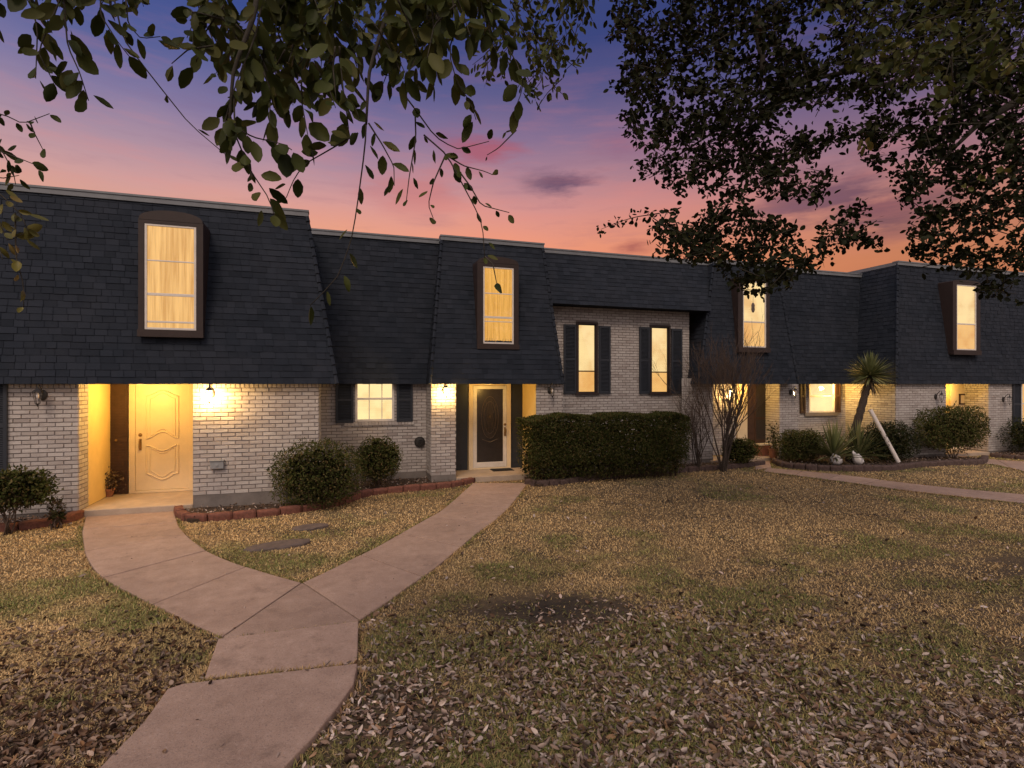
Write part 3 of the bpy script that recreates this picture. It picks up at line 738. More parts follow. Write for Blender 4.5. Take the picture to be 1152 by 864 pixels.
# ---------------------------------------------------------------- house 2 (dark storm door, tall windows)
h2 = empty('townhouse', (4, D2C, 0))
tag(h2, 'townhouse with the dark storm door and two tall shuttered windows behind a clipped hedge', 'house', 'row of mansard townhouses')
c0, c1, q0, q1 = sx(485, D2C), sx(513, D2C), sx(603, D2C), sx(633, D2C); wr = sx(768, D2W); PB2 = 12.75
win0, win1, wz0 = sx(399.5, D2R), sx(443.5, D2R), zz_(420, 474, D2R)
tw = [(sx(648, D2W), sx(672, D2W), zz_(660, 442, D2W), zz_(660, 362.5, D2W)), (sx(730.5, D2W), sx(753.5, D2W), zz_(742, 442, D2W), zz_(742, 366, D2W))]
bw = BrickWall()
bw.front(xr - .1, c0 + .1, D2R, .20, 2.3, [(win0, win1, wz0, 2.4)], True, 11)
bw.front(c0, c1, D2C, .19, 2.3, (), True, 12); bw.side_left(c0, D2C, D2R, .19, 2.3, True, 13)
bw.front(q0, q1, D2C, .15, 2.3, (), True, 14); bw.side_right(q1, D2C, D2W, .15, 2.3, True, 15)
bw.front(q1 - .1, wr + .2, D2W, .15, 4.3, tw, True, 16)
bw.build(h2)
fb = MB(); fb.box(xr, c0, D2R - .008, D2R + .3, -.1, .20); fb.build('foundation', FOUND, h2); fb = MB(); fb.box(c0 + .003, c1 - .002, D2C - .008, D2R - .012, -.1, .19); fb.build('foundation', FOUND, h2); fb = MB(); fb.box(q0 + .003, q1 - .003, D2C + .002, D2W, -.1, .15); fb.build('foundation', FOUND, h2); fb = MB(); fb.box(q1, wr, D2W + .002, D2W + .3, -.1, .15); fb.build('foundation', FOUND, h2)
pl = MB(); pl.box(c1 - .001, q0 + .002, D2C - .06, PB2 + .1, -.1, .12); pl.build('porch_floor', PORCH, h2, bevel=.01)
pw = MB(); pw.box(c0 + .2, q0 + .4, PB2, PB2 + .12, .121, 2.3); pw.box(q0 + .0, q0 + .12, D2C + .02, PB2, .121, 2.3); pw.box(c1 - .12, c1 - .002, D2C + .02, PB2, .121, 2.3); pw.build('porch_wall', YELLOWP, h2)
for a, b_ in ((sx(509, PB2), sx(525.5, PB2)), (sx(574.5, PB2), sx(592, PB2))):
    sp = MB(); sp.box(a, b_, PB2 - .06, PB2 - .002, .125, 2.29); sp.box(a + .04, b_ - .04, PB2 - .068, PB2 - .058, .25, 1.1); sp.box(a + .04, b_ - .04, PB2 - .068, PB2 - .058, 1.2, 2.2); sp.build('side_panel', NAVY, h2)
a, b_ = sx(526.5, PB2), sx(573.5, PB2)
fr_ = MB(); fr_.box(a, a + .10, PB2 - .09, PB2 - .002, .122, 2.3); fr_.box(b_ - .10, b_, PB2 - .09, PB2 - .002, .122, 2.3); fr_.box(a + .10, b_ - .10, PB2 - .088, PB2 - .002, 2.12, 2.3); fr_.box(a + .1, b_ - .1, PB2 - .10, PB2 - .002, .122, .16); fr_.build('door_frame', CREAM, h2, bevel=.004)
da, db = a + .105, b_ - .105
dr = MB(); dr.box(da, da + .09, PB2 - .085, PB2 - .05, .165, 2.11); dr.box(db - .09, db, PB2 - .085, PB2 - .05, .165, 2.11); dr.box(da + .09, db - .09, PB2 - .085, PB2 - .05, .165, .29); dr.box(da + .09, db - .09, PB2 - .085, PB2 - .05, 2.03, 2.11)
door = dr.build('storm_door', WHITE, h2, bevel=.004)
sc_ = MB(); sc_.box(da + .085, db - .085, PB2 - .064, PB2 - .056, .28, 2.04); scr = sc_.build('screen', BRONZE, door)
it = MB(); xc = (da + db) / 2
for rx, rz in ((.21, .50), (.15, .38)): it.tube([(xc + rx * math.cos(k * math.pi / 16), PB2 - .068, 1.35 + rz * math.sin(k * math.pi / 16)) for k in range(33)], .007, 5)
for k in range(7): it.tube([(xc - .15 + .05 * k, PB2 - .068, 1.35 - .5 * math.sqrt(max(0, 1 - ((-.15 + .05 * k) / .21) ** 2)) * .95), (xc + (k - 3) * .02, PB2 - .068, 1.40), (xc - .15 + .05 * k, PB2 - .068, 1.35 + .45 * math.sqrt(max(0, 1 - ((-.15 + .05 * k) / .21) ** 2)))], .004, 4)
it.lathe((xc, PB2 - .068, 1.36), [(.0, -.05), (.022, -.02), (.022, .02), (.0, .05)], 8)
it.tube([(xc - .19, PB2 - .068, .83), (xc, PB2 - .068, .76), (xc + .19, PB2 - .068, .83)], .008, 5)
it.build('scroll_work', paint('scroll_iron', (.10, .075, .055), .45, .2, 20, 0), door)
handle_set(door, db - .045, PB2 - .085, 1.02)
rf, cp = MB(), MB()
et, e2 = 12.7, 12.2
mansard(rf, cp, xr - .6, c0 + .5, e2, xr - .9, c0 + .5, et, ZE, 5.46, sides='', seed=21)
mansard(rf, cp, sx(484, 11.64), sx(633.5, 11.64), 11.64, sx(497, 12.44), sx(610, 12.44), 12.44, ZE, 5.49, sides='lr', seed=25)
mansard(rf, cp, q0 - .2, wr + .6, 12.2, q0 - .2, wr + .9, et + .005, 4.07, 5.455, sides='', seed=29)
ro = rf.build('roof', SHINGLE, h2, recalc=False); cp.build('roof_cap', CAP, ro)
window(h2, win0, win1, wz0, 2.32, D2R - .0, [(.50, .045)], [(.355, .0, 1), (.68, .0, 1)], BLIND_BRIGHT, .05, dep=.04, label='small lit window with glazing bars under the eave')
sl_ = MB(); k = win0 - .22
while k < win1 + .42: sl_.box(k, k + .062, D2R - .04, D2R + .03, wz0 - .085, wz0 - .005); k += .071
sl_.build('sill', [MB_BRICK], h2, recalc=False)
for a, b_ in ((377.5, 397.5), (446, 464)): shutter(h2, sx(a, D2R), sx(b_, D2R), wz0 - .02, 2.3, D2R - .016)
lab = ('tall lit window with pale blind nearer the storm door', 'tall lit window with pale blind farther from the storm door')
for (a, b_, zc, zd), la in zip(tw, lab):
    fm = MB(); fm.box(a, a + .045, D2W - .045, D2W + .05, zc, zd); fm.box(b_ - .045, b_, D2W - .045, D2W + .05, zc, zd); fm.box(a + .045, b_ - .045, D2W - .045, D2W + .05, zd - .045, zd); fm.box(a - .03, b_ + .03, D2W - .06, D2W + .05, zc - .05, zc)
    win = window(h2, a + .046, b_ - .046, zc + .002, zd - .047, D2W + .03, [(.315, .03)], (), BLIND_PALE, .03, TRIM, dep=.04, low=(.315, BLIND_WARM), label=la)
    fm.build('frame', TRIM, win)
for a, b_, y0, y1 in ((633.5, 647.5, 365, 443), (673, 686, 367, 443), (718.5, 730, 368, 443), (754.5, 766.5, 370, 443)):
    pxm = (a + b_) / 2; shutter(h2, sx(a, D2W), sx(b_, D2W), zz_(pxm, y1, D2W), zz_(pxm, y0, D2W), D2W - .016)
yf = 11.88
dormer(h2, sx(536.5, yf), sx(582.5, yf), zz_(560, 392.5, yf), zz_(560, 297, yf), yf, .15, sx(543, yf), sx(577.3, yf), zz_(560, 387, yf), zz_(560, 301, yf))
window(h2, sx(543, yf), sx(577.3, yf), zz_(560, 387, yf), zz_(560, 301, yf), yf - .012, [(.655, .022), (.345, .045), (.29, .02)], (), CURT_GOLD, .034, dep=.034, label='tall lit window with gold curtain in the arched dormer')

# ---------------------------------------------------------------- house 3 (screen door, yucca bed)
h3 = empty('townhouse', (11, D3, 0))
tag(h3, 'townhouse behind the bare shrubs, with the brown screen door above a red step', 'house', 'row of mansard townhouses')
a0, a1, b0, b1 = sx(767, D3), sx(802, D3), sx(877, D3), sx(898, D3); xi = sx(951, D3R); PB3 = 12.98
w3a, w3b, w3z = sx(909, D3R), sx(938, D3R), zz_(922, 464, D3R)
bw = BrickWall()
bw.front(a0, a1, D3, .15, 2.3, (), True, 31)
bw.front(b0, b1, D3, .15, 2.3, (), True, 33); bw.side_left(b0, D3, PB3, .15, 2.3, True, 34); bw.side_right(b1, D3, D3R, .15, 2.3, True, 35)
bw.front(b1 - .1, xi + .1, D3R, .15, 2.3, [(w3a, w3b, w3z, 2.4)], True, 36)
bw.front(a1 - .1, sx(828, PB3), PB3, .15, 2.3, (), True, 37)
bw.build(h3)
fb = MB(); fb.box(a0, a1, D3 + .002, D3 + .3, -.1, .15); fb.build('foundation', FOUND, h3); fb = MB(); fb.box(b0 + .003, b1 - .003, D3 + .002, D3R, -.1, .15); fb.build('foundation', FOUND, h3); fb = MB(); fb.box(b1, xi, D3R + .002, D3R + .3, -.1, .15); fb.build('foundation', FOUND, h3)
pl = MB(); pl.box(a1 - .1, b0 + .002, D3 - .05, PB3 + .2, -.1, .10); pl.build('porch_floor', PORCH, h3, bevel=.01)
pw = MB(); pw.box(a1 - .4, b0 + .3, PB3 + .02, PB3 + .12, .101, 2.3); pw.build('porch_wall', YELLOWP, h3)
x0, x1 = sx(847.5, PB3), sx(863.5, PB3)
st_ = MB(); st_.box(x0 - .03, x1 + .1, PB3 - .28, PB3 + .015, .101, .40); st_.box(x0 - .05, x1 + .1, PB3 - .30, PB3 + .018, .40, .44, 1); st_.build('door_step', [REDBRICK, CREAM], h3, bevel=.005)
dr = MB(); dr.box(x0, x1, PB3 - .06, PB3 + .015, .445, 2.3); ds = dr.build('screen_door', DARKBROWN, h3)
sm = MB(); sm.box(x0 + .05, x1 - .05, PB3 - .064, PB3 - .058, .55, 1.12); sm.box(x0 + .05, x1 - .05, PB3 - .064, PB3 - .058, 1.2, 2.25); sm.build('screen', BRONZE, ds)
fr_ = MB(); fr_.box(sx(840, PB3), x0 - .003, PB3 - .05, PB3 + .015, .102, 2.3); fr_.build('door_frame', DARKBROWN, h3)
fr_ = MB(); fr_.box(sx(828.5, PB3), sx(839.5, PB3), PB3 - .05, PB3 + .015, .102, 2.3); fr_.build('side_panel', CREAM, h3)
window(h3, w3a, w3b, w3z, 2.32, D3R, [(.48, .04)], (), BLIND_BRIGHT, .05, dep=.04, label='small lit window under the eave behind the yucca')
sl_ = MB(); sl_.box(w3a - .16, w3b + .12, D3R - .06, D3R + .03, w3z - .10, w3z - .005); sl_.build('sill', FOUND, h3)
for a, b_ in ((899.5, 903.5), (938.5, 943)): shutter(h3, sx(a, D3R) - .01, sx(b_, D3R) + .05, w3z - .01, 2.3, D3R - .016, DARKBROWN)
rf, cp = MB(), MB()
mansard(rf, cp, sx(786, 12.06), sx(898, 12.06), 12.06, sx(803, 12.46), sx(873, 12.46), 12.46, ZE, 5.47, sides='lr', seed=41)
mansard(rf, cp, b1 - .9, xi + .8, 12.55, b1 - .9, xi + 1.2, 12.95, ZE, 5.52, sides='', seed=45)
ro = rf.build('roof', SHINGLE, h3, recalc=False); cp.build('roof_cap', CAP, ro)
yf = 12.14
dormer(h3, sx(829, yf), sx(864, yf), zz_(847, 396, yf), zz_(847, 314, yf), yf, .05, sx(834.5, yf), sx(860.5, yf), zz_(847, 391, yf), zz_(847, 317, yf))
d3 = window(h3, sx(834.5, yf), sx(860.5, yf), zz_(847, 391, yf), zz_(847, 317, yf), yf - .012, [(.385, .04)], (), BLIND_PALE, .034, dep=.034, low=(.385, BLIND_WARM), label='tall lit window with a small hanging ornament in the dormer')
on = MB(); xo, zo = sx(845.5, yf), zz_(846, 346, yf)
on.lathe((xo, yf - .055, zo), [(.0, -.15), (.035, -.13), (.06, -.07), (.052, .0), (.058, .05), (.04, .10), (.018, .12), (.0, .125)], 14, sq=.25); on.tube([(xo, yf - .055, zo + .12), (xo + .004, yf - .055, zo + .3)], .004, 5)
oo = on.build('ornament', STONE, d3, smooth=True)

# ---------------------------------------------------------------- house 4 (square door window)
h4 = empty('townhouse', (18, D4, 0))
tag(h4, 'far right townhouse whose lit porch door has a small square window', 'house', 'row of mansard townhouses')
r0, r1, r2 = sx(1064, D4), sx(1112, D4), 27.0; PB4 = D4 + .7
wl0, wl1 = sx(1147.5, D4), sx(1175, D4)
bw = BrickWall()
bw.front(xi, r0, D4, .12, 2.3, (), True, 51); bw.side_left(xi, D4, D3R, .12, 2.3, True, 52)
bw.front(r1, r2, D4, .12, 2.3, [(wl0, wl1, .75, 2.4)], True, 53); bw.side_left(r1, D4, PB4, .12, 2.3, True, 54)
bw.build(h4)
fb = MB(); fb.box(xi + .003, r0 - .003, D4 + .002, D4 + .3, -.1, .12); fb.build('foundation', FOUND, h4); fb = MB(); fb.box(r1 + .003, r2, D4 + .002, D4 + .3, -.1, .12); fb.build('foundation', FOUND, h4)
pl = MB(); pl.box(r0 + .002, r1 - .002, D4 - .04, PB4 + .1, -.1, .10); pl.build('porch_floor', PORCH, h4, bevel=.01)
pw = MB(); pw.box(r0 - .2, r1 + .3, PB4 + .01, PB4 + .12, .101, 2.3); pw.box(r0 - .1, r0 - .002, D4 + .02, PB4, .101, 2.3); pw.build('porch_wall', YELLOWP, h4)
x0, x1 = sx(1068, PB4), sx(1096, PB4)
dr = MB(); dr.box(x0, x1, PB4 - .04, PB4 + .005, .105, 2.25); door = dr.build('door', CREAM, h4, bevel=.004)
x0, x1, za, zb = sx(1077, PB4), sx(1091, PB4), zz_(1084, 455, PB4), zz_(1084, 443, PB4)
fm = MB()
for (a, b_, c, d) in ((x0, x0 + .06, za, zb), (x1 - .06, x1, za, zb), (x0, x1, za, za + .04), (x0, x1, zb - .04, zb)): fm.box(a, b_, PB4 - .06, PB4 - .042, c, d)
fm.build('door_window', DARKBROWN, door); handle_set(door, sx(1070.5, PB4), PB4 - .042, 1.03)
window(h4, wl0, wl1, .76, 2.32, D4, [(.5, .04)], (), BLIND_WARM, .05, dep=.04, label='lit window beside the blue shutter at the picture edge')
shutter(h4, sx(1138, D4), sx(1147, D4), .74, 2.3, D4 - .016)
rf, cp = MB(), MB()
mansard(rf, cp, sx(1008, 11.3), 27, 11.3, sx(1009.5, 11.8), 27, 11.8, ZE, 5.68, sides='l', seed=61)
ro = rf.build('roof', SHINGLE, h4, recalc=False); cp.build('roof_cap', CAP, ro)
yf = 11.34
dormer(h4, sx(1070, yf), sx(1100.5, yf), zz_(1085, 399, yf), zz_(1085, 318, yf), yf, .06, sx(1074.3, yf), sx(1096.5, yf), zz_(1085, 394, yf), zz_(1085, 321, yf))
window(h4, sx(1074.3, yf), sx(1096.5, yf), zz_(1085, 394, yf), zz_(1085, 321, yf), yf - .012, [(.40, .04)], (), BLIND_PALE, .034, dep=.034, low=(.40, BLIND_WARM), label='tall lit window with pale blind in the deep brown dormer')


# ------------------------------------------------------------------ wall lanterns and soffit lights
def lantern(x, y, z, lit_, label, power=16, sc_=1.0):
    t = empty('wall_lantern', (x, y, z)); tag(t, label, 'wall lantern', 'carriage lanterns on the house fronts')
    cy = y - .17
    b_ = MB(); b_.lathe((0, 0, 0), [(.055, 0), (.055, .012), (.035, .022), (.01, .026)], 14); b_.v = [(x + a, y - c, z + .02 + d * 1.5) for a, d, c in b_.v]
    b_.tube([(x, y - .015, z + .02), (x, y - .07, z + .13), (x, y - .13, z + .19), (x, cy, z + .17), (x, cy, z + .12)], .009, 6)
    b_.build('bracket', IRON, t)
    c = MB(); c.lathe((x, cy, z), [(.0, .165), (.012, .15), (.014, .125), (.024, .115), (.064, .082), (.067, .074), (.0, .075)], 6)
    c.lathe((x, cy, z), [(.0, -.155), (.008, -.145), (.012, -.125), (.028, -.112), (.030, -.104), (.0, -.104)], 6)
    for k in range(6):
        an = 2 * math.pi * (k + .5) / 6; c.tube([(x + .060 * math.cos(an), cy + .060 * math.sin(an), z + .074), (x + .030 * math.cos(an), cy + .030 * math.sin(an), z - .106)], .0035, 4)
    c.build('cage', IRON, t)
    gm = MB(); gm.lathe((x, cy, z), [(.028, -.102), (.057, .072)], 6)
    gm.f = gm.f[:-2]; gm.m = gm.m[:-2]; gm.build('glass', LITGLASS if lit_ else GLASS, t)
    bu = MB(); bu.lathe((x, cy, z - .03), [(.0, .0), (.016, .012), (.022, .035), (.016, .065), (.012, .085), (.0, .09)], 10)
    bu.build('bulb', BULB if lit_ else WHITESTONE, t, smooth=True)
    if lit_:
        L = bpy.data.lights.new('lantern_light', 'POINT'); L.energy = power; L.color = (1.0, .57, .17); L.shadow_soft_size = .035
        lo = bpy.data.objects.new('lantern_light', L); COL.objects.link(lo); lo.location = (x, cy, z - .062)
    return t
lantern(sx(49, D1), D1 - .012, zz_(49, 446, D1), False, 'unlit black lantern on the brick left of the cream door')
lantern(sx(238, D1), D1 - .012, zz_(238, 444, D1), True, 'lit lantern glowing on the brick right of the cream door', 95)
lantern(sx(500, D2C), D2C - .012, zz_(500, 440, D2C), True, 'lit lantern on the brick pier left of the dark storm door', 70)
lantern(sx(618, D2C), D2C - .012, zz_(618, 440, D2C), False, 'unlit black lantern on the pier between storm door and tall windows')
lantern(sx(817, PB3), PB3 - .012, zz_(817, 442, PB3), True, 'lit lantern in the porch behind the bare branches', 48)
lantern(sx(889, D3), D3 - .012, zz_(889, 442, D3), False, 'unlit black lantern on the pier right of the brown screen door')
lantern(sx(1052, D4), D4 - .012, zz_(1052, 447, D4), False, 'unlit black lantern above the vase shaped bush')
lantern(sx(1128, D4), D4 - .012, zz_(1128, 450, D4), False, 'unlit black lantern beside the blue shutter at the far right')
def soffit_light(x, y, power, label, col=(1.0, .57, .13)):
    t = empty('ceiling_light', (x, y, ZE)); tag(t, label, 'ceiling light', 'round lights under the eaves')
    r_ = MB(); r_.lathe((x, y, ZE), [(.09, -.001), (.09, -.004), (.075, -.005)], 20); r_.build('rim', WHITE, t)
    d_ = MB(); d_.lathe((x, y, ZE), [(.073, -.0052), (.06, -.007), (.03, -.008), (.0, -.0085)], 20); d_.build('diffuser', DIFFUSER, t, smooth=True)
    L = bpy.data.lights.new('porch_light', 'POINT'); L.energy = power; L.color = col; L.shadow_soft_size = .06
    lo = bpy.data.objects.new('porch_light', L); COL.objects.link(lo); lo.location = (x, y, ZE - .13)
soffit_light((PX0 + PX1) / 2 - .1, D1 + .62, 58, 'round ceiling light in the porch of the cream door')
soffit_light((c1 + q0) / 2 - .1, D2C + .38, 15, 'round ceiling light in the porch of the dark storm door')
soffit_light((a1 + b0) / 2 + .3, D3 + .22, 20, 'round ceiling light in the porch of the brown screen door')
soffit_light(xi - .75, 12.78, 75, 'round light under the eave over the small window by the yucca')
soffit_light((r0 + r1) / 2, D4 + .32, 34, 'round ceiling light in the porch with the square door window')


# ================================================================== SMALL THINGS
b_ = MB(); x, z = sx(245, D1), zz_(245, 523, D1)
b_.box(x - .10, x + .10, D1 - .085, D1 - .013, z - .055, z + .07); b_.box(x - .112, x + .112, D1 - .10, D1 - .013, z + .07, z + .09); b_.box(x - .02, x + .02, D1 - .095, D1 - .085, z - .02, z + .02)
tag(b_.build('utility_box', GREYBOX, bevel=.006), 'small grey utility box on the brick below the lit lantern', 'utility box')
b_ = MB(); x, z = sx(472, D2R), zz_(472, 497, D2R)
b_.lathe((0, 0, 0), [(.12, 0), (.12, .03), (.09, .07), (.05, .075), (.05, .05), (.0, .05)], 16); b_.v = [(x + a, D2R - .008 - c, z + d) for a, d, c in b_.v]
for k in range(3): b_.box(x - .09, x + .09, D2R - .078, D2R - .06, z - .06 + .05 * k, z - .045 + .05 * k)
tag(b_.build('wall_vent', IRON), 'dark round vent on the brick right of the small barred window', 'wall vent')
b_ = MB(); a, c = sx(553, 12.45), sx(576, 12.45); b_.box(a, c, 12.28, 12.60, .1215, .135)
for k in range(12): b_.box(a + .02, c - .02, 12.29 + .026 * k, 12.302 + .026 * k, .134, .140)
tag(b_.build('doormat', MATBLK), 'dark ribbed doormat in front of the storm door', 'doormat')
for px, py, rx, ry, la in ((313, 614.5, .42, .17, 'larger flat dark stone set in the grass nearer the fork of the path'), (349, 594, .26, .15, 'smaller flat dark stone set in the grass nearer the bushes')):
    p = gp(px, py); b_ = MB(); r = random.Random(px)
    b_.lathe((0, 0, 0), [(1.0, -.03), (1.0, .018), (.95, .03), (.5, .033)], 22)
    b_.v = [(x * rx * (1 + r.uniform(-.05, .05)), y * ry * (1 + r.uniform(-.05, .05)), z) for x, y, z in b_.v]
    o = b_.build('stepping_stone', STONE, smooth=False); o.location = p; o.rotation_euler = (0, 0, R(14)); tag(o, la, 'stepping stone', 'flat stones in the small lawn')
b_ = MB(); b_.tube([p3(979, 461, 14.6), p3(1011, 520, 14.3)], [.052, .05], 14); o = b_.build('pole', WHITEPOLE, smooth=False)
tag(o, 'white pole leaning at a slant in front of the dark bush', 'pole')
for px, py, Wd, H, lean, la in ((940.5, 521, .20, .30, -.05, 'white pointed stone left of its twin in front of the yucca'), (966, 521, .17, .36, -.2, 'taller white pointed stone with a curved tip before the yucca'), (927, 506, .12, .16, .1, 'small white stone half hidden beside the clipped dark bush'), (963, 504, .12, .16, 0, 'small white stone among the spiky yucca leaves')):
    p = p3(px, py, 14.3 if py > 515 else 15.1)
    p.z = float(gz(p.x, p.y)) + .05 if py > 515 else p.z - .06
    bm = bmesh.new(); bmesh.ops.create_icosphere(bm, subdivisions=3, radius=1); r = random.Random(px)
    for v in bm.verts:
        t = (v.co.z + 1) / 2; k = (1 - t) ** .6 * 1.05 + .14 * t
        n_ = .09 * math.sin(7 * v.co.x + px) * math.sin(6 * v.co.y)
        v.co = Vector((v.co.x * Wd * (k + n_) + lean * t * t, v.co.y * Wd * .8 * (k + n_), t * H * (1 + n_)))
    me = bpy.data.meshes.new('garden_stone'); bm.to_mesh(me); bm.free(); me.polygons.foreach_set('use_smooth', [True] * len(me.polygons))
    o = link_mesh('garden_stone', me, WHITESTONE); o.location = p; tag(o, la, 'garden stone', 'white stones in the yucca bed')


# ================================================================== SHRUBS
def foliage(name, parent, P, out, L, mat, tmpl='dia', asp=.62, flat=.6, jit=.8):
    n = len(P); ax = out * .45 + rdir(n) * jit; nr = out * flat + rdir(n) * .7
    Ls = L * rng.uniform(.65, 1.25, n)
    return link_mesh(name, leaves_mesh(name, P, ax, nr, Ls, Ls * asp, tmpl), mat, parent)
def shell_points(n, half, expo=2.0, shell=.42, bumps=.10, zmin=-1.0, seed=0):
    d = rdir(n); s = (np.abs(d) ** expo).sum(1) ** (-1 / expo); e = d * s[:, None]
    ph = rng.uniform(0, 6, 6)
    b_ = bumps * (np.sin(d[:, 0] * 7 + ph[0]) * np.sin(d[:, 1] * 6 + ph[1]) + .7 * np.sin(d[:, 2] * 9 + ph[2]) * np.sin(d[:, 0] * 11 + ph[3]))
    rad = (1 - shell * rng.random(n) ** 1.7) * (1 + b_) + rng.normal(0, .015, n)
    P = e * rad[:, None]; k = P[:, 2] > zmin
    return (P * np.array(half))[k], d[k]
def twigs(name, parent, base, tips, r0, mat, n=5, wob=.05):
    b_ = MB()
    for t in tips:
        p = [Vector(base) + Vector((random.uniform(-.06, .06), random.uniform(-.05, .05), -.05))]; t = Vector(t)
        for k in range(1, n + 1):
            f = k / n; q_ = lerp(p[0], t, f) + Vector((random.uniform(-1, 1), random.uniform(-1, 1), 0)) * wob * (1 - f * .4); q_.z = lerp(p[0].z, t.z, f ** .8); p.append(q_)
        b_.tube(p, [r0 * (1 - .75 * k / n) for k in range(n + 1)], 6)
    return b_.build(name, mat, parent, smooth=True)
def bush(x0, x1, y0, y1, D, n, label, name='bush', mat=BOXLEAF, L=.05, expo=2.4, depth=.8, cat='bush', group='clipped shrubs along the house fronts', zmin=-.95, stem_to=None, dens=1.0, lower=None):
    xa, xb = sx(x0, D), sx(x1, D); cx = (xa + xb) / 2; px = (x0 + x1) / 2; zt = zz_(px, y0, D); zb = float(gz(cx, D)) + .04
    zl = zb if stem_to is None else lerp(zb, zt, stem_to)
    t = empty(name, (cx, D, zb)); tag(t, label, cat, group)
    half = ((xb - xa) / 2, (xb - xa) / 2 * depth, (zt - zl) / 2)
    P, d = shell_points(n, half, expo, zmin=zmin)
    k = N3(P[:, 0] * 1.0 + 3.1 * P[:, 2], P[:, 1] + 2.3 * P[:, 2] + x0, 7) > .13; P, d = P[k], d[k]
    sh = []; sd_ = []
    for q_ in range(14):
        i_ = rng.integers(len(P)); 
        if d[i_][2] < -.2: continue
        dv = d[i_] * .7 + np.array([0, 0, .7]) + rng.normal(0, .3, 3); dv /= np.linalg.norm(dv); ln_ = rng.uniform(.05, .16)
        for f in np.linspace(.1, 1, 8): sh.append(P[i_] + dv * ln_ * f + rng.normal(0, .006, 3)); sd_.append(dv)
    P = np.concatenate([P, np.array(sh)]); d = np.concatenate([d, np.array(sd_)])
    P += np.array([cx, D, (zt + zl) / 2])
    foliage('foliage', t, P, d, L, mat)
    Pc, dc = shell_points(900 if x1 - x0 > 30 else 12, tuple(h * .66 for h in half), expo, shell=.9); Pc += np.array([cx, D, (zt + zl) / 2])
    foliage('shade_core', t, Pc, dc, .13, SHADECORE, jit=1, asp=.8)
    tips = [(cx + half[0] * math.cos(a) * .6, D + half[1] * math.sin(a) * .6, (zt + zl) / 2 + random.uniform(-.1, .2) * half[2]) for a in np.linspace(0, 6.28, 9)[:-1]]
    twigs('stems', t, (cx, D, zb), tips, .011, DEADWOOD)
    if lower is not None:
        P, d = shell_points(lower[0], (half[0] * .8, half[1] * .8, half[2] * .7), 2); P += np.array([cx, D, lerp(zl, zt, .22)])
        foliage('lower_leaves', t, P, d, L, lower[1], jit=1)
    return t
bush(305, 407, 496, 577, 9.95, 9500, 'large round clipped bush in front of the brick corner', depth=.62, L=.044, lower=(1500, REDLEAF))
bush(400, 450, 493, 553, 11.25, 6000, 'small round bush on a short stem behind the larger one', depth=.8, L=.045, stem_to=.2, mat=BOXLEAF, lower=(900, REDLEAF))
bush(-45, 58, 530, 588, 9.55, 4200, 'leggy flat topped shrub left of the cream door porch', name='shrub', cat='shrub', depth=.5, L=.055, expo=3.5, stem_to=.42, lower=(900, REDLEAF))
bush(56, 72, 560, 584, 9.7, 500, 'dry reddish twiggy plant beside the leggy shrub', name='shrub', cat='shrub', mat=REDLEAF, L=.04, depth=1)
bush(877, 924, 485, 522, 11.7, 9000, 'low flat topped dark bush right of the screen door path', mat=BOXLEAF, L=.045, expo=4.5, depth=.45, stem_to=.12, lower=(1500, REDLEAF))
bush(815, 850, 494, 524, 11.7, 3500, 'little clipped bush under the bare shrub beside the red step', mat=BOXLEAF, L=.05, expo=2.6, depth=.7, stem_to=.15)
bush(968, 1030, 475, 520, 11.0, 8000, 'dark spreading bush behind the leaning white pole', mat=DARKLEAF, L=.05, expo=2.4, depth=.38)
bush(1036, 1106, 458, 521, 10.85, 12000, 'big vase shaped bush in front of the lit square window door', mat=BOXLEAF, L=.055, expo=2.9, depth=.34, stem_to=.22, lower=(1600, REDLEAF))
bush(1135, 1195, 468, 514, 10.9, 4500, 'rounded dark bush under the shuttered window at the right edge', mat=DARKLEAF, L=.055, depth=.5)
# hedge
D = 11.22; xa, xb = sx(588, D), sx(762, D)
t = empty('hedge', ((xa + xb) / 2, D, 0)); tag(t, 'long boxy clipped hedge below the two tall windows', 'hedge')
n = 30000; zt, zb = 1.42, .12; half = ((xb - xa) / 2, .52, (zt - zb) / 2)
P, d = shell_points(n, half, 7, shell=.30, bumps=.035)
xs_ = rng.uniform(-1, 1, n * 2); zs_ = rng.uniform(-1, 1, n * 2); top = rng.random(n * 2) < .38
P = np.where(top[:, None], np.stack([xs_, rng.uniform(-1, 1, n * 2), 1 - .12 * rng.random(n * 2) ** 2], 1), np.stack([xs_, -1 + .5 * rng.random(n * 2) ** 1.6, zs_], 1))
endk = rng.random(n * 2) < .12; P[endk, 0] = np.sign(rng.uniform(-1, 1, endk.sum())) * (1 - .1 * rng.random(endk.sum())); P[endk, 1] = rng.uniform(-1, 1, endk.sum())
keep = (P[:, 2] > -.55) | (rng.random(n * 2) < .35); P = P[keep]
und = np.clip(-(P[:, 2] + .2), 0, 1); P[:, 1] += und * .35 * (P[:, 1] < 0); P[:, 0] *= 1 - .04 * und
wv = .04 * np.sin(P[:, 0] * 9) + .03 * np.sin(P[:, 0] * 23 + 1); P[:, 2] += wv * (P[:, 2] > .5); P[:, 1] += .05 * np.sin(P[:, 0] * 14 + P[:, 2] * 5)
P[:, 2] -= .09 * np.abs(P[:, 0]) ** 8 * (P[:, 2] > .6) + .05 * (N2(P[:, 0] * 3, P[:, 1], 2.0) - .4) * (P[:, 2] > .6); rnd = np.clip(P[:, 2] - .75, 0, 1); P[:, 1] *= 1 - .5 * rnd * (np.abs(P[:, 1]) > .7); dd = np.stack([0 * P[:, 0], -np.ones(len(P)), (P[:, 2] > .85) * 1.5 + .1], 1)
slope = np.interp(P[:, 0], [-1, 1], [.02, .02])
